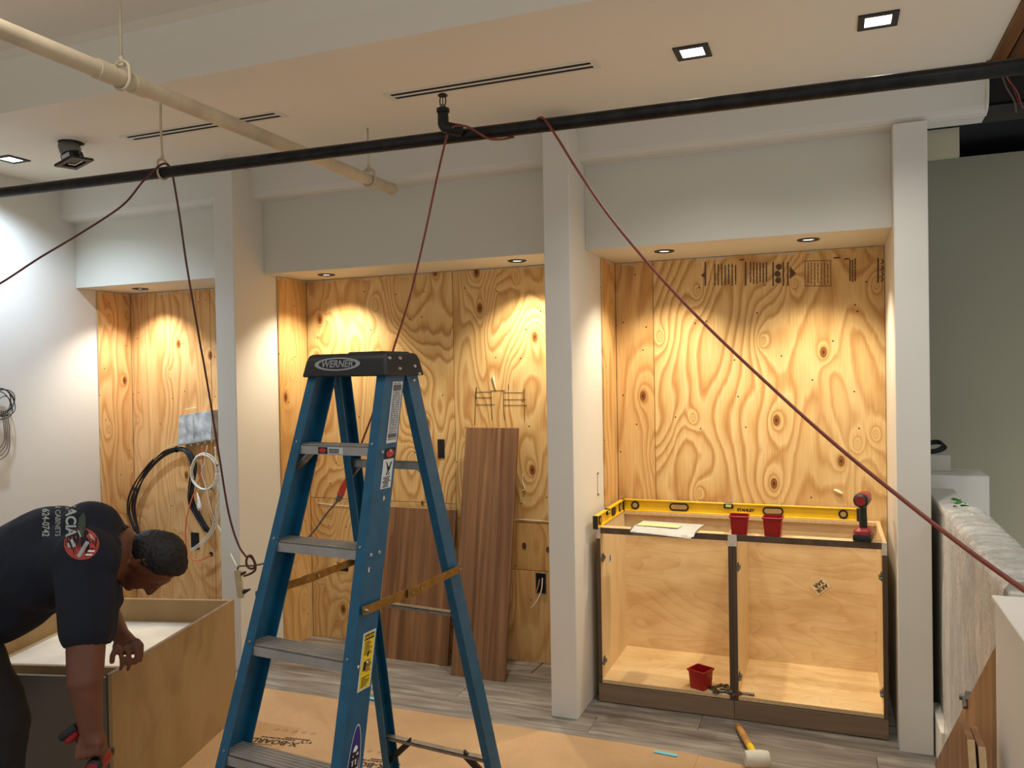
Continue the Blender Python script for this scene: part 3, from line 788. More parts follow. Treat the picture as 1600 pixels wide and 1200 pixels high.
isx = fin('ink_stamps', bm, M_stamp); isx['kind'] = 'stuff'
tag(isx, 'row of dark ink grade stamps printed along the top of the right plywood', 'stamp')
bm = B(); tube(bm, [on(a, b, 1, 4.325) for a, b in ((770, 588), (772, 597), (775, 608))], lambda q: .006*(1-.6*q), 6); tag(fin('paper_scrap', bm, M_caulk), 'thin torn white paper strip on the plywood above the pencil sketch', 'scrap')
bm = B(); tube(bm, [on(a, b, 1, 4.472) for a, b in ((1303, 765.5), (1309, 768), (1316, 771.5))], lambda q: .006+.004*math.sin(q*3), 6); tag(fin('paper_scrap', bm, M_caulk), 'small white paper scrap on plywood left of the standing drill', 'scrap')

for nm_, lab_, pts_, w_, y_ in (('filler_seam', 'thin cream filler line across the plywood right of the tall walnut board', ((805, 811), (830, 813), (858, 815)), .0022, 4.329),
                              ('filler_seam', 'thin cream filler line across the plywood behind the ladder', ((495, 786), (530, 790), (575, 793)), .0022, 4.329),
                              ('paper_curl', 'curled white paper strip stuck on plywood right of the tall walnut board', ((817, 740), (816, 752), (820, 764), (816, 766)), .0028, 4.326)):
    cable(nm_, [on(a, b, 1, y_) for a, b in pts_], w_, M_caulk, lab_, 'scrap') if False else None
    bm = B(); tube(bm, [on(a, b, 1, y_) for a, b in pts_], w_, 6); tag(fin(nm_, bm, M_caulk, None, True), lab_, 'scrap')
o = B(); tube(o, [on(830, 1051, 2, .003), on(850, 1034, 2, .003)], .003, 5); tag(fin('floor_wire', o, M_cordg), 'thin dark wire lying on the floor between walnut board and pillar', 'wire')
for (px, py, r_, lab_) in ((819, 853, .016, 'oval knot hole under the row of nail marks near the pillar'), (856, 859, .014, 'knot hole at the pillar edge low on the plywood'), (660, 786, .012, 'round knot hole in plywood just above the wide low walnut board')):
    bm = B(); c_ = on(px, py, 1, 4.3285); bm.faces.new([bm.verts.new(c_+Vector((r_*.8*math.cos(a), 0, r_*1.3*math.sin(a)))) for a in [2*PI*k/12 for k in range(12)]]); tag(fin('knot_hole', bm, M_lamdark), lab_, 'hole')

# ---- walnut boards leaning in the middle niche
def lean_board(name, label, x0, x1, yb, yt, H, T=.019, mat=M_walnut, dx=0):
    t = thing(name, label, 'board', (x0, yb, 0), 0, 'walnut boards leaning on the middle plywood')
    ang = math.atan2(yt-yb, H)
    mt = Matrix.Rotation(-ang, 4, 'X')
    L = H/math.cos(ang)
    bm = B(); box(bm, 0, x1-x0, 0, T, 0, L, .001, mt); fin('panel', bm, mat, t)
    bm = B(); box(bm, .001, x1-x0-.001, .001, T-.001, L, L+.0012, 0, mt); fin('top_edge', bm, M_edge, t)
    return t
lean_board('walnut_board', 'wide low walnut board leaning behind the ladder', -2.50, -2.045, 4.115, 4.27, .862)
lean_board('walnut_board', 'dark walnut board standing half hidden behind the tall one', -1.978, -1.68, 4.03, 4.28, 1.31)
lean_board('walnut_board', 'tall narrow walnut board leaning right of the ladder', -1.965, -1.645, 3.995, 4.255, 1.345)

# ---- floor: brown board sheets with print, tape
sh = thing('floor_protection', 'brown paperboard sheets taped over the grey floor', 'floor cover', (0, 0, 0))
obox('sheet', (-3.05, -.55, 2.25, 3.505, .0002, .0022), M_card, sh)
bm = B(); hexa(bm, [(-.549, .2, .0002), (.15, .2, .0002), (-.05, 3.43, .0002), (-.549, 3.50, .0002), (-.549, .2, .0022), (.15, .2, .0022), (-.05, 3.43, .0022), (-.549, 3.50, .0022)]); fin('sheet', bm, M_card, sh)
bm = B(); hexa(bm, [(-3.2, .5, .0024), (-.55, .5, .0024), (-.55, 3.12, .0024), (-3.1, 3.22, .0024), (-3.2, .5, .0044), (-.55, .5, .0044), (-.55, 3.12, .0044), (-3.1, 3.22, .0044)]); fin('sheet', bm, M_card, sh)
d1 = (on(475, 1152, 2, .0046)-on(390, 1172, 2, .0046)); 
def boardprint(c, q_=.55):
    ux = Vector((-1, 0, 0)); ux.rotate(Matrix.Rotation(R(6), 3, 'Z')); uy = Vector((-ux.y, ux.x, 0))
    f = lambda a, b: c+ux*a*q_+uy*b*q_
    text('board_print', 'X-BOARD', .10, f, M_print, sh, bold=.004)
    text('board_print', 'SURFACE PROTECTION', .030, lambda a, b: f(a, b-.065), M_print, sh, bold=.002)
    for a0, a1, b0, b1 in ((-.02, .2, .055, .066), (-.28, -.05, -.10, -.085)):
        bm = B(); vs = [bm.verts.new(f(*z_)) for z_ in ((a0, b0), (a1, b0), (a1, b1), (a0, b1))]; bm.faces.new(vs); fin('board_print', bm, M_print, sh)
    rq = random.Random(5); bm = B()
    for k in range(16):
        cx, cy, r = -.22-rq.random()*.09, rq.uniform(-.09, -.03), rq.uniform(.003, .012)
        bm.faces.new([bm.verts.new(f(cx+r*math.cos(z_), cy+r*math.sin(z_))) for z_ in [2*PI*i/7 for i in range(7)]])
    fin('print_specks', bm, M_print, sh)['kind'] = 'stuff'
    for k in range(5):
        bm = B(); cx, cy = .10-k*.085, -.21
        for i in range(14):
            a0, a1 = 2*PI*i/14, 2*PI*(i+1)/14
            vs = [bm.verts.new(f(cx+r*math.cos(a), cy+r*math.sin(a))) for r, a in ((.018, a0), (.018, a1), (.021, a1), (.021, a0))]; bm.faces.new(vs)
        vs = [bm.verts.new(f(cx+a, cy+b)) for a, b in ((-.018, -.002), (.018, -.002), (.018, .002), (-.018, .002))]; bm.faces.new(vs)
        fin('print_symbol', bm, M_faint, sh)
M_faint = simple('faint print', srgb(120, 92, 62), .7)
boardprint(on(428, 1159, 2, .0048)); boardprint(on(562, 1193, 2, .0048)); boardprint(Vector((-2.2, 1.9, .0048)))
for k, (q, lab) in enumerate(((on(1040, 1177, 2, .0052), 'short strip of blue tape on the floor board by the mallet'), (on(586, 1092, 2, .0052), 'short strip of blue tape behind the ladder leg'))):
    bm = B(); box(bm, -.05, .05, -.012, .012, 0, .0008); o = fin('tape_strip', bm, M_tape); o.location = q; o.rotation_euler = (0, 0, R(-4)); tag(o, lab, 'tape')

# ================================================================= LADDER
LP = dict(x0=-1.4155, y0=2.2772, th=-.1012, zc=1.654, wt=.1536, wb=.2573, ft=.0886, fb=.6012, rw=.100, rtt=.0886, rb=.4964, rwt=.1506, rwb=.2604, rrw=.062)
lad = thing('stepladder', 'blue fibreglass stepladder with black top cap standing open in front of the niche', 'ladder', (LP['x0'], LP['y0'], 0), LP['th'])
zc = LP['zc']
def fw(z): s = (zc-z)/zc; return LP['wt']+(LP['wb']-LP['wt'])*s
def fv(z): s = (zc-z)/zc; return -(LP['ft']+(LP['fb']-LP['ft'])*s)
def rw_(z): s = (zc-z)/zc; return LP['rwt']+(LP['rwb']-LP['rwt'])*s
def rv(z): s = (zc-z)/zc; return LP['rtt']+(LP['rb']-LP['rtt'])*s
def rail(name, z0, z1, side, front):
    wfun, dep, T, fl = (fw, LP['rw'], .005, .034) if front else (rw_, LP['rrw'], .0045, .030)
    bm = B(); rg = []
    for z in (z0, z1):
        u = wfun(z)*side; s = -side
        v0 = fv(z) if front else rv(z)-dep
        v1 = v0+dep
        rg.append([Vector(q+(z,)) for q in ((u, v0), (u, v1), (u+s*fl, v1), (u+s*fl, v1-T), (u+s*T, v1-T), (u+s*T, v0+T), (u+s*fl, v0+T), (u+s*fl, v0))])
    loft(bm, rg); return fin(name, bm, M_blue, lad)
for s in (-1, 1):
    rail('front_rail', .02, zc+.03, s, True); rail('rear_rail', .02, zc+.02, s, False)
    # rubber feet
    for front in (True, False):
        u = (fw(0) if front else rw_(0))*s; v = (fv(0)+.05) if front else rv(0)-.03
        obox('foot', (u-.03, u+.03, v-(.055 if front else .04), v+(.055 if front else .04), .0046, .045), M_black, lad, .005)
STEPS = [1.437, 1.146, .851, .556, .26]
for k, z in enumerate(STEPS):
    u = fw(z)-.006; v0 = fv(z)+.003; dp = .088; h = .030 if k else .028
    bm = B()
    box(bm, -u, u, v0, v0+.003, z-h, z); box(bm, -u, u, v0+dp-.003, v0+dp, z-h*.8, z); box(bm, -u, u, v0, v0+dp, z-.003, z)
    for j in range(6): box(bm, -u, u, v0+.008+j*.014, v0+.013+j*.014, z, z+.0022)
    fin('step', bm, M_aludirty, lad)
    # rivets on the outer rails
    bm = B()
    for s in (-1, 1):
        for vv in (.02, .06):
            x = (fw(z-.02)+.001)*s; cyl(bm, (x, v0+vv, z-.016), (x+.003*s, v0+vv, z-.016), .0065, .004, 10)
            cyl(bm, ((fw(z)-.02)*s, v0-.004, z+.03-vv), ((fw(z)-.02)*s, v0-.001, z+.03-vv), .004, .005, 8)
    fin('rivet', bm, M_rivet, lad)
    if k in (0, 4):   # diagonal braces under the step
        for s in (-1, 1):
            bm = B()
            for vv in (.018,):
                a = Vector(((u-.055)*s, v0+.02, z-.022)); b = Vector(((fw(z-.085)-.008)*s, fv(z-.085)+.03, z-.085))
                w_ = Vector((0, .028, 0))
                dd = Vector((.0, 0, .004))
                hexa(bm, [a, b, b+w_, a+w_, a+dd, b+dd, b+w_+dd, a+w_+dd])
                hexa(bm, [a, b, b+Vector((0, .003, 0)), a+Vector((0, .003, 0)), a+dd*3.4, b+dd*3.4, b+Vector((0, .003, 0))+dd*3.4, a+Vector((0, .003, 0))+dd*3.4])
            fin('step_brace', bm, M_alu, lad)
RUNGS = [1.363, .830, .270]
for k, z in enumerate(RUNGS):
    u = rw_(z)-.005; v1 = rv(z)-.012
    bm = B(); h = .026 if k == 0 else .012
    box(bm, -u, u, v1-.030, v1, z-.003, z); box(bm, -u, u, v1-.030, v1-.027, z-h, z)
    fin('rear_rung', bm, M_alu, lad)
    for s in (-1, 1):
        if k == 1: continue
        bm = B(); zz = z-.075 if k == 0 else z-.13; du = .06 if k == 0 else .12
        a = Vector(((u-du)*s, v1-.029, z-.014)); b = Vector(((rw_(zz)-.006)*s, rv(zz)-.05, zz)); t_ = Vector((0, .003, 0)); hh = Vector((0, 0, .016 if k == 0 else .03))
        hexa(bm, [a, b, b+t_*4, a+t_*4, a+hh, b+hh, b+t_*4+hh, a+t_*4+hh]); fin('rear_brace', bm, M_alu if k == 0 else M_steel, lad)
# top cap
bm = B(); rg = []
for z, gx, gy in ((1.650, .012, .016), (1.654, .014, .018), (1.700, .006, .008), (1.718, .0, .0), (1.723, -.008, -.008)):
    X_, Y0, Y1 = LP['wt']+gx, -LP['ft']-gy, LP['rtt']+gy
    c = .008
    rg.append([Vector(q) for q in ((-X_+c, Y0, z), (X_-c, Y0, z), (X_, Y0+c, z), (X_, Y1-c, z), (X_-c, Y1, z), (-X_+c, Y1, z), (-X_, Y1-c, z), (-X_, Y0+c, z))])
loft(bm, rg); fin('top_cap', bm, M_black, lad, 'a')
bm = B(); box(bm, .0, .135, -.078, .07, 1.718, 1.7275, .004, seg=2); fin('cap_tray', bm, M_black, lad)
# cap front emblem
FY = lambda z: -LP['ft']-.018+(z-1.654)*.22-.0018
bm = B(); n = 40
def ell(a, b, cx=-.025, cz=1.690): return [(cx+a*math.cos(2*PI*i/n), cz+b*math.sin(2*PI*i/n)) for i in range(n)]
o_, i_ = ell(.091, .021), ell(.074, .0165)
vo = [bm.verts.new((x, FY(z), z)) for x, z in o_]; vi = [bm.verts.new((x, FY(z), z)) for x, z in i_]
for i in range(n): j = (i+1) % n; bm.faces.new((vo[i], vo[j], vi[j], vi[i]))
fin('emblem', bm, M_silver, lad, recalc=False)
text('emblem_lettering', 'WERNER', .0315, lambda a, b: Vector((-.025+a, FY(1.690+b), 1.690+b)), M_silver, lad, bold=.0007, shear=.1)
# cap screws on the right end
SX = lambda z: LP['wt']+.014-(z-1.654)*.17+.001
bm = B()
for v, z in ((-.075, 1.705), (-.02, 1.705), (-.03, 1.672), (.055, 1.68), (.075, 1.655)):
    x = SX(z); cyl(bm, (x-.002, v, z), (x+.003, v, z), .0065, .0045, 12)
fin('screw', bm, M_rivet, lad)
bm = B(); x = rw_(1.635); cyl(bm, (x, rv(1.635)-.03, 1.635), (x+.004, rv(1.635)-.03, 1.635), .007, .005, 12); fin('screw', bm, M_rivet, lad)
# labels on the right rail web: web point from height and fraction across
def wp(z, f, off=.0012): return Vector((fw(z)+off, fv(z)+LP['rw']*f, z))
def wlabel(name, z0, z1, f0, f1, mat, off=.0012, slant=0):
    bm = B(); n = 6
    for i in range(n):
        a, b = z0+(z1-z0)*i/n, z0+(z1-z0)*(i+1)/n
        vs = [bm.verts.new(wp(*q, off)) for q in ((a, f0), (a, f1), (b, f1), (b, f0))]; bm.faces.new(vs)
    return fin(name, bm, mat, lad, recalc=False)
wlabel('white_label', 1.445, 1.632, .40, .93, M_label)['label'] = 'long white instruction label'
rl = random.Random(11)
bm = B(); z = 1.628
while z > 1.452:
    f = .46
    hgt = .0028
    while f < .86:
        l = rl.uniform(.06, .28); f1 = min(f+l, .88)
        vs = [bm.verts.new(wp(*q, .0018)) for q in ((z-hgt, f), (z-hgt, f1), (z, f1), (z, f))]; bm.faces.new(vs); f = f1+.03
    z -= .0055
for z0, z1 in ((1.606, 1.622), (1.462, 1.472)):
    vs = [bm.verts.new(wp(*q, .0019)) for q in ((z0, .45), (z0, .88), (z1, .88), (z1, .45))]; bm.faces.new(vs)
fin('label_print', bm, simple('grey label print', srgb(92, 90, 88), .6), lad, recalc=False)
wlabel('danger_label', 1.398, 1.430, .40, .92, M_print)
bm = B(); bm.faces.new([bm.verts.new(wp(1.414+.011*math.sin(a), .66+.19*math.cos(a), .0018)) for a in [2*PI*i/20 for i in range(20)]]); fin('label_print', bm, M_redp, lad, recalc=False)
wlabel('white_label', 1.312, 1.398, .36, .88, M_label, .0012)
bm = B()
for pts in (((1.392, .5), (1.388, .56), (1.372, .66), (1.370, .60)), ((1.388, .74), (1.390, .82), (1.360, .70), (1.358, .64)), ((1.378, .58), (1.374, .72), (1.366, .74), (1.364, .6)), ((1.362, .60), (1.362, .66), (1.350, .62), (1.350, .56)), ((1.357, .70), (1.357, .75), (1.350, .73), (1.350, .68))):
    bm.faces.new([bm.verts.new(wp(a, b, .0018)) for a, b in pts])
for k in range(8):
    z = 1.346-k*.004; l0 = .42+rl.random()*.1; l1 = .7+rl.random()*.12
    vs = [bm.verts.new(wp(*q, .0018)) for q in ((z-.0022, l0), (z-.0022, l1), (z, l1), (z, l0))]; bm.faces.new(vs)
fin('label_print', bm, M_print, lad, recalc=False)
wlabel('caution_label', .768, .919, .34, .93, M_label, .0012)
wlabel('caution_label', .772, .915, .40, .88, M_ylab, .0016)
wlabel('caution_heading', .898, .913, .42, .86, M_print, .002)
me = text_me('CAUTION', .0105, bold=.0004)
for v in me.vertices: v.co = wp(.9055+v.co.y, .64+v.co.x/LP['rw'], .0026)
link('caution_lettering', me, M_ylab, lad)
bm = B()
for k in range(26):
    z = .894-k*.0046
    if 7 < k < 11 or k in (18, 19): continue
    l0 = .46+(.14 if 10 < k < 18 else 0); l1 = l0+rl.uniform(.15, .38)
    vs = [bm.verts.new(wp(*q, .0022)) for q in ((z-.0022, l0), (z-.0022, min(l1, .85)), (z, min(l1, .85)), (z, l0))]; bm.faces.new(vs)
for pts in (((.868, .68), (.856, .6), (.852, .66), (.862, .72)), ((.842, .5), (.842, .62), (.818, .60), (.818, .48))): bm.faces.new([bm.verts.new(wp(a, b, .0022)) for a, b in pts])
fin('label_print', bm, M_print, lad, recalc=False)
# oval brand label low on the rail, reading upwards
def wo(a, b, m, off, cz=.535, cf=.56):
    bm = B(); bm.faces.new([bm.verts.new(wp(cz+a*math.sin(t_), cf+b*math.cos(t_)/LP['rw'], off)) for t_ in [2*PI*i/40 for i in range(40)]]); return fin('oval_label', bm, m, lad, recalc=False)
wo(.150, .030, M_label, .0012); wo(.146, .027, M_navyp, .0016); wo(.098, .022, M_paper, .002)
me = text_me('WERNER', .046, bold=.0022)
for v in me.vertices: v.co = wp(.535+v.co.x*.95, .56-v.co.y/LP['rw'], .0028)
link('oval_lettering', me, M_print, lad)
# step label
z = STEPS[0]; v0 = fv(z)+.0022
bm = B(); vs = [bm.verts.new((x, v0, zz)) for x, zz in ((-.062, z-.025), (.035, z-.025), (.035, z-.005), (-.062, z-.005))]; bm.faces.new(vs); fin('step_label', bm, M_label, lad)
bm = B(); vs = [bm.verts.new((x, v0-.0005, zz)) for x, zz in ((-.062, z-.025), (-.025, z-.025), (-.025, z-.005), (-.062, z-.005))]; bm.faces.new(vs)
for k in range(3):
    vs = [bm.verts.new((x, v0-.0005, zz)) for x, zz in ((-.02, z-.012-k*.005), (.02, z-.012-k*.005), (.02, z-.009-k*.005), (-.02, z-.009-k*.005))]; bm.faces.new(vs)
fin('label_print', bm, M_print, lad)
bm = B(); bm.faces.new([bm.verts.new((-.044+.014*math.cos(a), v0-.001, z-.015+.007*math.sin(a))) for a in [2*PI*i/20 for i in range(20)]]); fin('label_print', bm, M_redp, lad)
# spreaders
for s in (-1, 1):
    zs = .985; za = zs; A = Vector(((fw(za)+.006)*s, fv(za)+.02, za)); Cc = Vector(((rw_(za)+.006)*s, rv(za)-.02, za+.004)); Bm = A.lerp(Cc, .48)+Vector((0, 0, -.006))
    def bar(a, b, hh, mat, nm, off=0):
        bm = B(); d = (b-a).normalized(); n_ = Vector((0, 0, 1)); ex = Vector((s*.003, 0, 0)); o2 = Vector((s*off, 0, 0))
        a = a-d*.012+o2; b = b+d*.012+o2
        hexa(bm, [a-n_*hh, b-n_*hh, b-n_*hh+ex, a-n_*hh+ex, a+n_*hh, b+n_*hh, b+n_*hh+ex, a+n_*hh+ex]); return fin(nm, bm, mat, lad)
    bar(A, Bm, .013, M_brass, 'spreader'); bar(Bm, Cc, .013, M_brass, 'spreader', .0035)
    dm = (Cc-A).normalized(); bar(Bm-dm*.03, Bm+dm*.05, .014, M_zinc if s < 0 else M_brass, 'spreader_hinge', .007)
    bm = B()
    for q in (A, Bm-dm*.02, Bm+dm*.03, Cc): cyl(bm, q+Vector((0, 0, 0)), q+Vector((s*.014, 0, 0)), .006, .004, 10)
    fin('rivet', bm, M_rivet, lad)
# white paint chips on the web
bm = B()
for z_, f_ in ((1.09, .25), (1.285, .6), (1.62, .8), (.50, .35)):
    bm.faces.new([bm.verts.new(wp(z_+.010*math.sin(a)*rl.uniform(.5, 1), f_+.06*math.cos(a)*rl.uniform(.5, 1), .0012)) for a in [2*PI*i/8 for i in range(8)]])
fin('paint_chip', bm, M_label, lad, recalc=False)

# ================================================================= CABLES OF THE LEFT NICHE
YL = 4.36
t = thing('cable_box', 'dull silver metal cable box hung crooked on the left niche plywood', 'box', on(308, 668, 1, YL))
cf = [on(a, b, 1, YL-.075)-t.location for a, b in ((276, 697), (330, 688), (332, 641), (279, 649))]
f_ = Vector((0, -.075, 0)); cs = [q-f_ for q in cf]
bm = B(); hexa(bm, [cs[0]+f_, cs[1]+f_, cs[1], cs[0], cs[3]+f_, cs[2]+f_, cs[2], cs[3]])
bmesh.ops.bevel(bm, geom=bm.edges[:], offset=.006, segments=2, affect='EDGES'); fin('body', bm, M_galv, t, 'a')
bm = B(); cc = (cs[0]+cs[1]+cs[2]+cs[3])/4+f_+Vector((0, -.001, 0))
q = [cc+(c-(cs[0]+cs[1]+cs[2]+cs[3])/4)*.86 for c in cs]
hexa(bm, [q[0], q[1], q[1]+Vector((0, .003, 0)), q[0]+Vector((0, .003, 0)), q[3], q[2], q[2]+Vector((0, .003, 0)), q[3]+Vector((0, .003, 0))]); fin('door', bm, M_galv, t)
bm = B(); tube(bm, [cc+Vector((-.01, -.004, .09)), cc+Vector((-.008, -.004, 0)), cc+Vector((-.01, -.004, -.07))], .0018, 5); fin('scratch_wire', bm, M_label, t)
bm = B()
for k in range(4):
    q0 = cs[0].lerp(cs[1], .3+.2*k)+f_*.5; cyl(bm, q0+Vector((0, 0, .01)), q0+Vector((0, 0, -.016)), .009, .007, 8)
fin('cable_gland', bm, M_label, t)
def P2(lst, y): return [on(a, b, 1, y) for a, b in lst]
# black cable bundle
arc = [(196, 850), (208, 800), (201, 790), (210, 760), (228, 730), (250, 710), (275, 703), (295, 710), (302, 735), (298, 765), (302, 790), (314, 815), (326, 833)]
arc = [(218, 850), (212, 825), (205, 795), (212, 765), (229, 735), (252, 712), (276, 702), (294, 708), (303, 730), (299, 760), (299, 785), (310, 808), (324, 830)]
rq = random.Random(4)
t = thing('black_cable_bundle', 'thick bundle of black cables looping below the silver box', 'cable', on(276, 702, 1, 4.30))
for k in range(8):
    a = 2*PI*k/8; dx, dy, dz = .013*math.cos(a), .012*math.sin(a*1.7), .013*math.sin(a)
    pts = []
    for j, (u, v) in enumerate(arc):
        spread = 2.2 if 1 < j < 4 else 1
        q = on(u, v, 1, 4.30)-t.location
        pts.append(q+Vector((dx*spread+rq.uniform(-.003, .003), dy, dz)))
    bm = B(); tube(bm, pts, .0048, 6, 5); fin('cable', bm, M_cablek, t, True)
for j in (3, 6, 10):
    q = on(*arc[j], 1, 4.30)-t.location; bm = B(); d = (on(*arc[j+1], 1, 4.30)-on(*arc[j-1], 1, 4.30)).normalized(); cyl(bm, q-d*.004, q+d*.004, .022, n=12); fin('tie', bm, M_black, t)
# white coil
cc = on(318, 738, 1, 4.22)
t = thing('white_cable_coil', 'white cable wound in a round coil beside the black bundle', 'cable', cc)
for k in range(4):
    r = .112+.005*rq.uniform(-1, 1)*1.4
    pts = [Vector((rq.uniform(-.002, .002)+r*math.cos(a), .006*k+.003*math.sin(3*a), r*1.06*math.sin(a))) for a in [2*PI*i/16 for i in range(17)]]
    bm = B(); tube(bm, pts, .0042, 6, 3); fin('coil_loop', bm, M_cablew, t, True)
bm = B()
for a in (.4, 2.0, 3.6, 5.2): cyl(bm, (.100*math.cos(a), .01, .108*math.sin(a)), (.124*math.cos(a), .01, .131*math.sin(a)), .004, n=6)
fin('tie', bm, M_black, t)
def cable(name, pts, r, mat, label, cat='cable', n=7, k=8):
    bm = B(); tube(bm, pts, r, n, k); return tag(fin(name, bm, mat, None, True), label, cat)
cable('orange_cable', P2([(316, 697), (317, 720), (315, 738), (308, 760), (298, 785), (291, 815), (290, 845), (296, 868), (310, 876), (330, 867)], 4.24), .0042, M_cableo, 'orange cable hanging from the silver box into a hole in the plywood')
cable('white_cable', P2([(324, 696), (319, 722), (315, 738), (322, 762), (331, 800), (345, 830), (357, 862), (368, 884)], 4.2)[:6]+[on(358, 860, 1, 3.8), on(370, 885, 1, 3.0)], .003, M_cablew, 'thin white cable running from the silver box down to the power strip')
for k, lab in enumerate(('white cable drooping from the coil to the dark opening, outermost', 'white cable drooping from the coil to the dark opening, middle', 'white cable drooping from the coil to the dark opening, innermost')):
    cable('drooping_cable', P2([(336, 698), (340-k, 740), (344-k*2, 780), (340-k*3, 815), (328-k*3, 838), (310-k*2, 855-k), (296, 862-k*2)], 4.27), .0032, M_cablew, lab)
o = obox('wall_opening', (-4.105, -4.035, 4.357, 4.3615, .485, .60), M_dark, None); tag(o, 'dark cut-out in the left plywood where white cables enter', 'opening')
bm = B(); lathe(bm, [(.001, -.001), (.017, -.001), (.017, 0)], 14, Matrix.Translation(on(330, 866, 1, 4.3598)) @ Matrix.Rotation(R(-90), 4, 'X')); tag(fin('cable_hole', bm, M_dark), 'round cable hole in the left plywood swallowing the orange cable', 'opening')
bm = B()
for k in range(5): tube(bm, [on(308, 770, 1, 4.28), on(309+k*.8, 782, 1, 4.27), on(308+k*1.6, 795+(k % 2)*3, 1, 4.26)], .0028, 5, 4)
tag(fin('cable_ends', bm, M_paper, None, True), 'tuft of white cable ends under the white coil', 'cable')
# yellowish wire at the bundle's left
cable('cream_wire', P2([(275, 694), (262, 699), (248, 710), (240, 718)], 4.28), .003, simple('cream wire', srgb(214, 196, 140), .5), 'cream wire curving off the left side of the silver box')
cable('cream_strip', P2([(290, 640), (300, 638), (307, 637)], 4.345), .004, simple('cream wire b', srgb(214, 196, 140), .5), 'short cream strip stuck on plywood above the silver box')
# coil on left wall
t = thing('wall_wire_coil', 'loose coil of thin black wires sticking out of the white left wall', 'wire', on(0, 632, 0, XL+.02))
for k in range(6):
    pts = []; r = rq.uniform(.055, .085); oy = rq.uniform(-.03, .02); oz = rq.uniform(-.02, .02); tl = rq.uniform(-.4, .4)
    for i in range(15):
        a = 2*PI*i/13; pts.append(Vector((.03+.02*math.cos(a+k), oy+r*math.cos(a), oz+r*math.sin(a+tl*math.cos(a)))))
    bm = B(); tube(bm, pts, .0028, 5, 3); fin('wire', bm, M_cablek, t, True)
for k in range(4):
    cable('hanging_wire', [on(2+3*k, 640, 0, XL+.03), on(6+3*k, 665+k*4, 0, XL+.05), on(6+2*k, 690+k*6, 0, XL+.04), on(-10, 712+k*4, 0, XL+.03)], .003, M_cordg, 'grey wire loop hanging below the wall coil, %s' % ('innermost', 'second from inside', 'second from outside', 'outermost')[k])

# ================================================================= EXTENSION CORDS
def q_(px, py, y): return on(px, py, 1, y)
cable('extension_cord', [q_(-60, 474, 2.35), q_(0, 443, 2.42), q_(60, 404, 2.52), q_(125, 365, 2.62), q_(190, 322, 2.70), q_(222, 285, 2.725), q_(240, 267, 2.735), q_(252, 257, 2.76), q_(262, 257, 2.80), q_(268, 268, 2.815), q_(271, 280, 2.81),
                         q_(281, 340, 2.84), q_(291, 410, 2.86), q_(308, 510, 2.88), q_(325, 605, 2.9), q_(342, 710, 2.92), q_(357, 800, 2.94), q_(372, 850, 2.95), q_(386, 872, 2.95)], .0045, M_cordd, 'dark red extension cord over the black pipe down to the knot, left one')
# knot and power strip
kn = [(386, 870), (392, 868), (396, 874), (399, 882), (396, 888), (390, 888), (386, 884), (385, 876), (388, 869), (394, 872), (398, 880), (399, 890), (392, 896), (381, 900)]
cable('cord_knot', [q_(a, b, 2.95-.004*math.sin(i*1.7)) for i, (a, b) in enumerate(kn)], .0052, M_cordd, 'dark red cord knot with plug above the beige power strip', 'cord')
t = thing('power_strip', 'beige power strip hanging upright by the ladder, plug in its side', 'power strip', q_(374, 912, 2.97))
a, b = q_(371, 890, 2.97)-t.location, q_(377, 934, 2.97)-t.location
ax = (a-b).normalized(); sx = Vector((rt.x, rt.y, 0))*.014; sy = Vector((-rt.y, rt.x, 0))*.012
bm = B(); hexa(bm, [b-sx-sy, b+sx-sy, b+sx+sy, b-sx+sy, a-sx-sy, a+sx-sy, a+sx+sy, a-sx+sy]); bmesh.ops.bevel(bm, geom=bm.edges[:], offset=.003, segments=2, affect='EDGES'); fin('body', bm, M_strip, t, 'a')
bm = B(); cyl(bm, a+sx*.8-ax*.022, a+sx*2.6-ax*.012, .009, .006, 10); fin('plug', bm, M_cordd, t)
bm = B(); cyl(bm, a*.2+b*.8+sx*.8, a*.3+b*.7+sx*3.4, .012, .003, 8); fin('plug', bm, M_black, t)
cable('grey_cord', [q_(371, 890, 2.97), q_(373, 885, 2.96), q_(383, 884, 2.955), q_(400, 883, 2.96), q_(430, 874, 2.98), q_(470, 850, 3.0), q_(492, 828, 3.0), q_(510, 803, 3.0), q_(528, 782, 3.0)], .0045, M_cordg, 'grey brown cord from the power strip to the red connector behind the ladder')
t = thing('red_connector', 'red cord connector hanging behind the left rear ladder leg', 'connector', q_(534, 770, 3.0))
bm = B(); cyl(bm, q_(528, 782, 3.0)-t.location, q_(533, 771, 3.0)-t.location, .012, .014, 12); fin('plug', bm, M_cordg, t)
bm = B(); cyl(bm, q_(532, 773, 3.0)-t.location, q_(538, 757, 3.0)-t.location, .016, .013, 12); cyl(bm, q_(538, 757, 3.0)-t.location, q_(545, 742, 3.0)-t.location, .012, .006, 12); fin('socket', bm, simple('red connector plastic', srgb(200, 56, 36), .45), t)
cable('extension_cord', [q_(544, 743, 3.0), q_(565, 692, 2.95), q_(590, 625, 2.88), q_(614, 548, 2.85), q_(640, 465, 2.82), q_(663, 370, 2.80), q_(680, 290, 2.78), q_(695, 225, 2.735), q_(702, 205, 2.72), q_(712, 197, 2.70), q_(730, 198, 2.705), q_(748, 208, 2.725), q_(765, 217, 2.745), q_(785, 217.5, 2.765), q_(803, 214, 2.80)], .0042, M_cord, 'reddish brown cord from behind the ladder up around the sprinkler')
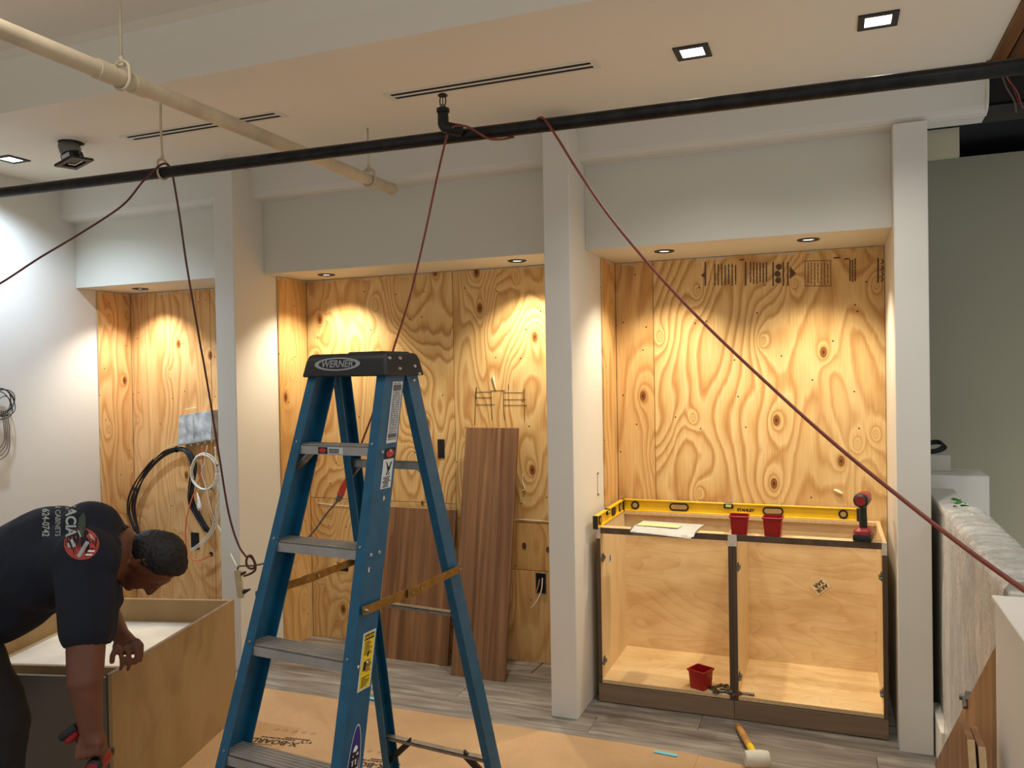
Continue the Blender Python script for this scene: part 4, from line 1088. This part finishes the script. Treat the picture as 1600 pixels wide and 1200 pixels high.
cable('extension_cord', [q_(836, 192, 2.80), q_(840, 186, 2.775), q_(847, 184, 2.75), q_(856, 193, 2.735), q_(875, 222, 2.72), q_(900, 262, 2.68), q_(950, 335, 2.61), q_(1020, 420, 2.5), q_(1100, 505, 2.38), q_(1200, 600, 2.22), q_(1300, 690, 2.05), q_(1400, 772, 1.87), q_(1500, 850, 1.68), q_(1600, 922, 1.5), q_(1700, 990, 1.3)], .0045, M_cord, 'reddish brown cord slanting from the pipe down to the lower right')
# black coil on the far post
t = thing('black_wire_coil', 'black wire coil lying on the far white block of the half wall', 'wire', (.485, 4.68, 1.2))
for k in range(4):
    pts = [Vector(((.058-.006*k)*math.cos(a), .03*math.sin(a), .028+.022*math.sin(a+.4)+.006*k)) for a in [2*PI*i/14 for i in range(15)]]
    bm = B(); tube(bm, pts, .004, 6, 3); fin('loop', bm, M_cablek, t, True)

# ================================================================= PLASTIC FILM + GREEN TAPE
bm = B(); NY, NS = 70, 46; G = {}
for i in range(NY+1):
    y = 2.40+(3.62-2.40)*i/NY
    for j in range(NS+1):
        s = j/NS
        if s < .16: x, z = .548-.0*s, .93+(s/.16)*.15
        elif s < .34: k_ = (s-.16)/.18; x, z = .548-k_*.138, 1.083+.008*math.sin(k_*PI)
        else: k_ = (s-.34)/.66; x, z = .410-.010*math.sin(k_*2.6), 1.083-k_*1.06
        nn = noise.noise(Vector((y*5.5, z*1.6+x*3, 1.3)))*.024+noise.noise(Vector((y*16, z*6, 5.3)))*.014
        nn = abs(nn)
        if .16 < s < .34: z += nn*.8
        elif s <= .16: x += nn
        else: x = max(x-nn*.6, .399)
        G[i, j] = bm.verts.new((x, y-(.02*math.sin(z*9) if i in (0, NY) else 0), z))
for i in range(NY):
    for j in range(NS): bm.faces.new((G[i, j], G[i+1, j], G[i+1, j+1], G[i, j+1]))
tag(fin('plastic_film', bm, M_film, None, True), 'crinkled translucent plastic film draped over the low half wall', 'plastic sheet')
bm = B()
rg = random.Random(8)
for k in range(5):
    c = Vector((.485+rg.uniform(-.025, .025), 3.70+rg.uniform(-.04, .05), 1.072+.008*k))
    pts = [c+Vector((.022*math.cos(a)*rg.uniform(.6, 1.2), .03*math.sin(a)*rg.uniform(.6, 1.2), rg.uniform(-.004, .008))) for a in [2*PI*i/9 for i in range(9)]]
    bm.faces.new([bm.verts.new(p_) for p_ in pts])
for v in bm.verts: v.co.z = max(v.co.z, 1.069)
tag(fin('green_tape', bm, M_green), 'crumpled scrap of green tape on top of the half wall', 'tape')
bm = B(); box(bm, .42, .534, 3.632, 3.645, 1.067, 1.069); tag(fin('green_tape_edge', bm, simple('pale green tape', srgb(140, 190, 140), .5)), 'pale green tape line holding the film on the half wall', 'tape')

# ---- boards leaning between half wall and near post
def lean2(label, A, Bq, wd, th, mat, hinges=()):
    """board from foot A to head Bq (centre line), width across the lean in Y"""
    t = thing('leaning_board', label, 'board', A, 0, 'walnut boards leaning by the half wall')
    d = (Bq-A); L = d.length; d.normalize(); s = Vector((0, 1, 0)); s = (s-d*s.dot(d)).normalized(); n_ = d.cross(s).normalized()
    mt = Matrix((s, n_, d)).transposed().to_4x4()
    bm = B(); box(bm, -wd/2, wd/2, -th/2, th/2, 0, L, .001, mt); fin('panel', bm, mat, t)
    for e_ in (-1, 1):
        bm = B(); box(bm, e_*wd/2-(.0012 if e_ < 0 else 0), e_*wd/2+(.0012 if e_ > 0 else 0), -th/2, th/2, 0, L, 0, mt); fin('edge_band', bm, M_edge if e_ > 0 else mat, t)
    for hz in hinges:
        bm = B(); box(bm, wd/2-.012, wd/2+.02, -th/2-.012, -th/2, hz-.012, hz+.012, .002, mt); box(bm, wd/2+.0, wd/2+.016, -th/2-.004, th/2+.01, hz-.02, hz+.02, .002, mt); fin('hinge', bm, M_zinc, t)
    return t
# the big one lies in the plane x ~ .35, slanting up towards the viewer
P0, P1_ = Vector((.345, 3.62, .0)), Vector((.345, 2.40, .93))
def slant(label, pts, x0, x1, mat, extra=None):
    t = thing('leaning_board', label, 'board', (x0, pts[0][0], pts[0][1]), 0, 'walnut boards leaning by the half wall')
    bm = B(); o = Vector((x0, pts[0][0], pts[0][1]))
    prism(bm, pts, lambda a, b: Vector((x0, a, b))-o, lambda a, b: Vector((x1, a, b))-o); pn = fin('panel', bm, mat, t)
    d = (Vector((0, pts[1][0]-pts[0][0], pts[1][1]-pts[0][1]))).normalized(); L = math.hypot(pts[1][0]-pts[0][0], pts[1][1]-pts[0][1])
    up_ = Vector((0, -d.z, d.y)) if d.y > 0 else Vector((0, d.z, -d.y))
    bm = B(); mt = Matrix((Vector((1, 0, 0)), d, up_)).transposed().to_4x4()
    box(bm, .0005, x1-x0-.0005, 0, L, .0, .0012, 0, mt); fin('edge_band', bm, M_edge, t)
    return t, mt, L
dn = Vector((0, -1.22, .93)).normalized(); pr_ = Vector((0, .93, 1.22)).normalized()
a0 = Vector((0, 3.60, 0)); a1 = a0+dn*1.62; w_ = -pr_*.36
qa, qb = on(1461, 1195, 0, .379), on(1546, 1032, 0, .379)
sl = (qb.z-qa.z)/(qb.y-qa.y); yf = qa.y-qa.z/sl+.006
t, mt, L = slant('walnut cabinet door leaning between the half wall and the near white post, large one', [(yf, .004), (2.352, (2.352-yf)*sl+.004), (2.352, .12), (2.62, .004)], .379, .396, M_walnut2)
for hz in (1.08,):
    bm = B(); box(bm, -.004, .012, hz-.02, hz+.02, .001, .028, .002, mt); box(bm, -.012, .0, hz-.015, hz+.012, -.02, .014, .002, mt); cyl(bm, mt @ Vector((-.012, hz, .012)), mt @ Vector((-.02, hz, .012)), .009, n=10); fin('hinge', bm, M_zinc, t)
bm = B(); box(bm, -.014, -.001, 1.26, 1.30, -.28, -.245, .003, mt); cyl(bm, mt @ Vector((-.02, 1.28, -.26)), mt @ Vector((-.001, 1.28, -.26)), .012, n=10); fin('hinge', bm, M_zinc, t)
for k, (pa, pb, lab) in enumerate((((1511, 1158), (1530, 1205), 'short walnut board leaning at the foot of the near post, left one of two'), ((1528, 1169), (1546, 1215), 'short walnut board leaning at the foot of the near post, right one of two'))):
    ta = on(pa[0], pa[1], 1, 2.2)
    t = thing('short_board', lab, 'board', (ta.x, 2.22, .004), 0, 'short walnut boards by the near post')
    bm = B(); H_ = ta.z
    hexa(bm, [(0, -.35, 0), (.016, -.35, 0), (.016, -.05, 0), (0, -.05, 0), (0, -.02, H_), (.016, -.02, H_), (.016, .10, H_), (0, .10, H_)]); fin('panel', bm, M_walnut2, t)
    bm = B(); hexa(bm, [(0, -.352, 0), (.016, -.352, 0), (.016, -.35, 0), (0, -.35, 0), (0, -.022, H_), (.016, -.022, H_), (.016, -.02, H_), (0, -.02, H_)]); fin('edge_band', bm, M_edge, t)

# ================================================================= FOREGROUND CABINET
c = math.cos(R(14.7)); s = math.sin(R(14.7))
fc = thing('cabinet_box', 'unfinished cabinet box standing upside down in front of the bending man', 'cabinet', (-2.465, 2.205, 0), R(14.7))
# local x: to the left is negative; y back
FW, FD, FH, T = .80, .985, .575, .018
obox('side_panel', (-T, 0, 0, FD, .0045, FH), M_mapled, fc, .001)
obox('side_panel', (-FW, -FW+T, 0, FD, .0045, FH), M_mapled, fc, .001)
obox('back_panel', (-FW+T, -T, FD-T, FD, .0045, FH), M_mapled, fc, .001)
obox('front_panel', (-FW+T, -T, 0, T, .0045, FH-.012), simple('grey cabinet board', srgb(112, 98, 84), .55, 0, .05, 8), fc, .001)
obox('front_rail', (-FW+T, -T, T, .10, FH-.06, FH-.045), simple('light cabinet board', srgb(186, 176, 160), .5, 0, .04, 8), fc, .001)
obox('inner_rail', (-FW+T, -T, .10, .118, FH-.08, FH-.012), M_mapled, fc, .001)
obox('bottom_panel', (-FW+T, -T, .118, FD-T, FH-.125, FH-.108), simple('pale board', srgb(236, 226, 206), .35, 0, .10, 5), fc, .001)
obox('edge_band', (-T-.001, -.012, -.0012, 0, .0045, FH), M_lamdark, fc)
obox('face_strip', (.0, .0025, 0, .105, .0045, FH-.003), M_mapled, fc, .0008)
obox('top_edge', (-T, 0, 0, FD, FH, FH+.001), M_lamgrey, fc)

# ================================================================= PERSON
def remeshed(name, caps, vox, mat, parent, smooth=4, extra=None, fn=None):
    bm = B()
    for cp in caps:
        p0, r0, p1, r1 = cp[:4]; sc = cp[4] if len(cp) > 4 else None
        b2 = B()
        for p_, r_ in ((p0, r0), (p1, r1)):
            m_ = Matrix.Translation(p_)
            if sc is not None:      # (axis, factor) squash
                ax_, k_ = sc; m_ = m_ @ Matrix.Scale(k_, 4, ax_)
            bmesh.ops.create_icosphere(b2, subdivisions=3, radius=r_, matrix=m_)
        r = bmesh.ops.convex_hull(b2, input=b2.verts[:])
        dl = [v for v in b2.verts if not v.link_faces]
        bmesh.ops.delete(b2, geom=dl, context='VERTS')
        inner = [g_ for g_ in r['geom_interior'] if isinstance(g_, bmesh.types.BMVert) and g_.is_valid]
        if inner: bmesh.ops.delete(b2, geom=inner, context='VERTS')
        me_ = bpy.data.meshes.new('tmp'); b2.to_mesh(me_); b2.free(); bm.from_mesh(me_); bpy.data.meshes.remove(me_)
    me = bpy.data.meshes.new(name); bm.to_mesh(me); bm.free()
    o = bpy.data.objects.new(name, me); COL.objects.link(o)
    md = o.modifiers.new('r', 'REMESH'); md.mode = 'VOXEL'; md.voxel_size = vox; md.adaptivity = 0
    if smooth:
        m2 = o.modifiers.new('s', 'SMOOTH'); m2.iterations = smooth; m2.factor = .5
    dg = bpy.context.evaluated_depsgraph_get()
    nm = bpy.data.meshes.new_from_object(o.evaluated_get(dg)); nm.name = name
    bpy.data.objects.remove(o)
    if fn:
        for v in nm.vertices: v.co = fn(v.co)
    for p_ in nm.polygons: p_.use_smooth = True
    nm.materials.clear()
    return link(name, nm, mat, parent)
U = Vector((0, 0, 1)); RR = Vector((rt.x, rt.y, 0)); NN = Vector((-rt.y, rt.x, 0))     # right in view, away from viewer
FR, AW = RR, NN
who = thing('person', 'man in a navy T-shirt bending over the cabinet box, holding a drill', 'person', (-2.70, 1.87, 0))
O = Vector(who.location)
def a_(px, py, z): return at(px, py, z)-O
hipC = a_(-62, 925, 2.78)
hipN, hipF = hipC-AW*.09, hipC+AW*.09
kneeN, kneeF = a_(0, 1130, 2.66), a_(-60, 1120, 2.95)
ankN, ankF = Vector((a_(-20, 1300, 2.66).x, a_(-20, 1300, 2.66).y, .09)), Vector((a_(-110, 1300, 2.95).x, a_(-110, 1300, 2.95).y, .09))
chest = a_(78, 868, 2.78); neck0 = a_(168, 862, 2.78); neck1 = a_(208, 866, 2.80)
shN, shF = a_(138, 868, 2.60), a_(150, 868, 2.98)
elN, wrN = a_(133, 1062, 2.50), a_(142, 1140, 2.50)
elF, wrF = a_(172, 965, 2.98), a_(188, 992, 2.93)
elF = a_(165, 955, 3.02)
H0 = a_(237, 873, 2.81)       # skull centre
crown = (RR*math.cos(R(4))+Vector((0, 0, 1))*math.sin(R(4))).normalized()    # chin-to-crown axis
face = (crown.cross(AW)).normalized()
if face.z > 0: face = -face
caps = [
    (hipN, .105, kneeN, .068), (kneeN, .064, ankN, .042), (hipF, .105, kneeF, .068), (kneeF, .064, ankF, .042),
    (hipC, .125, chest, .145, (AW, 1.22)), (chest, .135, neck0, .10, (AW, 1.25)), (neck0, .068, H0-crown*.05, .060),
    (shN, .070, elN, .052), (elN, .050, wrN, .033), (shF, .070, elF, .050), (elF, .046, wrF, .030),
    (H0+crown*.028, .083, H0-face*.008+crown*.0, .084, (AW, .88)), (H0-crown*.035+face*.02, .062, H0-crown*.075+face*.055, .036, (AW, .9)),
    (H0+face*.05+crown*.01, .050, H0+face*.045-crown*.045, .045),
    (H0+face*.092+crown*.018, .009, H0+face*.114-crown*.018, .013), (H0+face*.098-crown*.023, .014, H0+face*.090-crown*.024, .016),   # nose
    (H0+face*.09-crown*.050-AW*.012, .010, H0+face*.09-crown*.050+AW*.012, .010), (H0+face*.088-crown*.064-AW*.010, .009, H0+face*.088-crown*.064+AW*.010, .009), (H0+face*.06-crown*.03, .04, H0+face*.066-crown*.06, .034),  # lips
    (H0+face*.088-crown*.086, .017, H0+face*.070-crown*.09, .022), (H0+face*.07-crown*.085, .022, neck0+U*-.03+RR*.02, .045),   # chin
    (H0+face*.080+crown*.034-AW*.03, .012, H0+face*.083+crown*.034+AW*.03, .012),   # brow
]
# ears
for sg in (-1, 1):
    e0 = H0+AW*sg*.069-crown*.012-face*.004
    caps += [(e0+crown*.022-face*.008, .010, e0+crown*.026+face*.006, .009), (e0+crown*.024-face*.012, .009, e0-crown*.018-face*.002, .009), (e0-crown*.02, .009, e0-crown*.026+face*.004, .008)]
# near hand: fist round the drill grip
def finger(p, chain, r):
    out = []; 
    for q in chain: out.append((p, r, q, r*.92)); p = q; r *= .92
    return out
pd = (a_(146, 1178, 2.50)-wrN); 
palmN = wrN+pd*.42
caps += [(wrN, .031, palmN+FR*.006, .034, None), (palmN-FR*.012, .03, palmN+pd*.35-FR*.006, .028)]
caps = [cp if len(cp) < 5 or cp[4] is not None else cp[:4] for cp in caps]
gripc = palmN+pd*.30
for k in range(4):
    off = -U*.0+(-FR*.036+FR*.0225*k); base = palmN-AW*.022+pd*.15+off*.9+U*(.004*k)
    caps += finger(base, (base-U*.032-AW*.006, base-U*.045+AW*.022, base-U*.030+AW*.040), .0095-.0006*abs(k-1.5))
th0 = palmN+FR*.03+AW*.01; caps += finger(th0, (th0-U*.030+FR*.008-AW*.008, th0-U*.055-AW*.016), .0105)
# far hand: resting on the cabinet corner, fingers over its right edge
pF = wrF+(a_(202, 1010, 2.90)-wrF)*.9
caps += [(wrF, .030, pF, .034), (pF-FR*.024-U*.004, .031, pF+FR*.018-U*.004, .029)]
tips = (((214, 1001), (221, 1008), (221, 1022), (219, 1032)), ((207, 1004), (213, 1014), (214, 1030), (212, 1036)), ((197, 1010), (202, 1024), (202, 1040), (200, 1046)), ((187, 1014), (190, 1030), (190, 1042), (188, 1046)))
for k, tp in enumerate(tips):
    ch = [a_(x, y, 2.89-.012*k) for x, y in tp]; caps += finger(ch[0], ch[1:], .0098-.0006*k)
ch = [a_(183, 1010, 2.86), a_(176, 1024, 2.85), a_(175, 1034, 2.85)]; caps += finger(ch[0], ch[1:], .011)
body = remeshed('body', caps, .0048, M_skin, who, 3)
# hair cap: skull shell over crown and back
hc = [(H0+crown*.034-face*.006, .0865, H0-face*.014+crown*.004, .0865, (AW, .90)), (H0+crown*.055+face*.02, .066, H0+crown*.03+face*.035, .06, (AW, .95)),
      (H0-face*.028-crown*.03, .062, H0-face*.02-crown*.045, .05, (AW, .95))]
rh = random.Random(2)
def hairfn(v):
    d = (v-H0); 
    return v+d.normalized()*noise.noise(v*120)*.0022+d.normalized()*noise.noise(v*300)*.0022
hair = remeshed('hair', hc, .0042, M_hair, who, 1, fn=hairfn)
bmh = B(); bmh.from_mesh(hair.data)
kill = []
for v in bmh.verts:
    d = v.co-H0; f_ = d.dot(face); c_ = d.dot(crown)
    line = .052+.35*(c_-.06) if c_ > .03 else (.008+.9*(c_) if c_ > -.02 else -.012+1.2*(c_+.02))
    if f_ > max(line, -.06): kill.append(v)
bmesh.ops.delete(bmh, geom=kill, context='VERTS'); bmh.to_mesh(hair.data); bmh.free()
# eyes (closed lids seen from the side) 
for sg in (-1, 1):
    bm = B(); bmesh.ops.create_uvsphere(bm, u_segments=10, v_segments=8, radius=.0115, matrix=Matrix.Translation(H0+face*.0735+crown*.012+AW*sg*.031)); fin('eye', bm, simple('eyelid', srgb(84, 50, 36), .5), who, True)
# shirt
sc = [(hipC+FR*.02, .150, chest-U*.015, .178, (AW, 1.15)), (chest-U*.005, .172, neck0-U*.02, .118, (AW, 1.2)), (shN-FR*.01, .092, shN.lerp(elN, .60), .080), (shN+FR*.0-U*.02, .095, chest, .14),
      (shF, .088, shF.lerp(elF, .72), .070), (shF-U*.02, .095, chest, .14), (a_(140, 833, 2.70), .105, a_(150, 838, 2.92), .10), (a_(158, 862, 2.66), .075, a_(160, 930, 2.70), .07), (a_(152, 930, 2.64), .070, a_(150, 985, 2.62), .062),
      (hipC+FR*.10-U*.075, .11, chest-U*.07, .12, (AW, 1.2)), (a_(0, 950, 2.78), .125, a_(30, 930, 2.78), .13, (AW, 1.15))]
def foldfn(v):
    n_ = noise.noise(Vector((v.x*6, v.y*6, v.z*9)))*.010+noise.noise(Vector((v.x*19, v.y*19, v.z*12)))*.004
    return v+(v-chest).normalized()*n_
shirt = remeshed('shirt', sc, .0075, M_shirt, who, 6, fn=foldfn)
# cut openings at the neck and the sleeves
bms = B(); bms.from_mesh(shirt.data)
def cutpl(p_, n_, rad):
    n_ = n_.normalized()
    ks = [v for v in bms.verts if (v.co-p_).dot(n_) > 0 and (v.co-p_).length < rad]
    bmesh.ops.delete(bms, geom=ks, context='VERTS')
cutpl(neck0.lerp(neck1, .62), neck1-neck0, .16)
cutpl(shN.lerp(elN, .74), elN-shN, .16); cutpl(shF.lerp(elF, .85), elF-shF, .13)
bmesh.ops.solidify(bms, geom=bms.faces[:], thickness=.003)
bms.to_mesh(shirt.data); bms.free()
for p_ in shirt.data.polygons: p_.use_smooth = True
# trousers and boots
tr = [(hipN-FR*.02, .125, kneeN, .092), (kneeN, .088, ankN+U*.02, .074), (hipF-FR*.02, .125, kneeF, .092), (kneeF, .088, ankF+U*.02, .074), (hipN, .13, hipF, .13)]
def legf(v): return v+Vector((1, 1, 0)).normalized()*noise.noise(Vector((v.x*9, v.y*9, v.z*14)))*.008
remeshed('trousers', tr, .010, M_trous, who, 4, fn=legf)
for ank in (ankN, ankF):
    b0 = Vector((ank.x, ank.y, .05)); remeshed('boot', [(b0-FR*.05, .045, b0+FR*.09-U*.008, .040), (b0+FR*.09-U*.008, .04, b0+FR*.17-U*.014, .034), (b0, .048, ank+U*.06, .052)], .008, M_shoe, who, 3, fn=lambda v: Vector((v.x, v.y, max(v.z, .005))))
# neck chain
# shirt print projected onto the cloth
dg = bpy.context.evaluated_depsgraph_get()
bvh = BVHTree.FromPolygons([v.co+O for v in shirt.data.vertices], [tuple(p_.vertices) for p_ in shirt.data.polygons])
def cloth(px, py, off=.0022):
    d = (at(px, py, 1)-CP).normalized(); h = bvh.ray_cast(CP, d)
    if h[0] is None: return None
    return h[0]-d*off-O
def drape(name, me, f, mat, off=.0022):
    bm = B(); bm.from_mesh(me); bmesh.ops.triangulate(bm, faces=bm.faces[:])
    for _ in range(2):
        es = [e for e in bm.edges if e.calc_length() > 3.0]
        if es: bmesh.ops.subdivide_edges(bm, edges=es, cuts=1)
    bad = []
    for v in bm.verts:
        q = cloth(*f(v.co.x, v.co.y), off)
        if q is None: bad.append(v)
        else: v.co = q
    if bad: bmesh.ops.delete(bm, geom=bad, context='VERTS')
    m_ = bpy.data.meshes.new(name); bm.to_mesh(m_); bm.free(); return link(name, m_, mat, who)
def vtext(s_, x, yend, kx, size, mat, **k):   # reads downwards, letter tops to the right
    me = text_me(s_, size, align='RIGHT', **k); return drape('shirt_print', me, lambda a, b: (x+b, yend+a*kx), mat)
vtext('ACACIA', 110, 838, .88, 22.5, M_shp, bold=.7)
vtext('KITCHEN CABINETS', 90, 838, .80, 11.5, M_shp, bold=.1)
vtext('624-0742', 71, 838.5, .74, 15.5, M_shp, bold=.3)
def poly(pts, mat, off=.0022):
    bm = B(); bm.faces.new([bm.verts.new((a, b, 0)) for a, b in pts]); bmesh.ops.triangulate(bm, faces=bm.faces[:])
    me = bpy.data.meshes.new('p'); bm.to_mesh(me); bm.free(); return drape('shirt_print', me, lambda a, b: (a, b), mat, off)
circ = lambda cx, cy, rx, ry, n=26: [(cx+rx*math.cos(2*PI*i/n), cy+ry*math.sin(2*PI*i/n)) for i in range(n)]
poly(circ(127.5, 850, 27.5, 25), M_shr, .0022); 
Q = lambda l: [(a/8, 770+b/8) for a, b in l]
poly(Q([(875, 590), (905, 575), (950, 660), (915, 690)]), M_shp, .0034)
poly(Q([(835, 630), (860, 625), (885, 680), (850, 690)]), M_shp, .0034)
poly(Q([(1075, 600), (1120, 620), (1000, 810), (955, 790)]), M_shp, .0034)
poly(Q([(1105, 715), (1190, 720), (1180, 740), (1095, 740)]), M_paper, .0034)
poly(Q([(1075, 762), (1160, 765), (1145, 785), (1060, 782)]), M_paper, .0034)
poly(Q([(1110, 500), (1150, 530), (1190, 600), (1130, 560)]), M_shp, .0034)
poly(Q([(900, 540), (925, 540), (975, 615), (955, 640)]), M_print, .0034)
poly(Q([(1115, 640), (1150, 625), (1205, 690), (1130, 690)]), M_redp, .0036)
poly(Q([(1040, 245), (1070, 300), (1072, 400), (1040, 560), (1010, 520), (975, 420), (985, 320)]), M_shg, .0040)
poly(Q([(965, 470), (985, 465), (1020, 555), (1000, 545)]), M_shp, .0044)
# neck chain
bm = B(); nd = (neck1-neck0).normalized(); nc = neck0.lerp(neck1, .75); n1, n2 = frame(nd)
tube(bm, [nc+(n1*math.cos(a)+n2*math.sin(a))*.0705 for a in [2*PI*i/20 for i in range(21)]], .0012, 5, 2); fin('neck_chain', bm, M_silver, who, True)
# drill in the near hand: grip roughly along the view's horizontal, nose pointing down
gz = (-FR*.62+U*.78).normalized()                 # from head of the tool towards its battery, reversed below
tz = -gz                                           # tool +z: from battery to head
ty = (AW*1.0-U*.25); ty = (ty-tz*ty.dot(tz)).normalized(); tx = ty.cross(tz)
bat = at(113, 1139, 2.52)
mt = Matrix((tx, ty*-1*-1, tz)).transposed().to_4x4()
tool_o = bat-tz*.012
m_tool = Matrix.Translation(tool_o) @ Matrix((tx, ty, tz)).transposed().to_4x4() @ Matrix.Scale(.78, 4)
dtool = drill((0, 0, 0), 0, 'red and black cordless drill gripped in the man\'s hand, pointing down', True, m_tool)
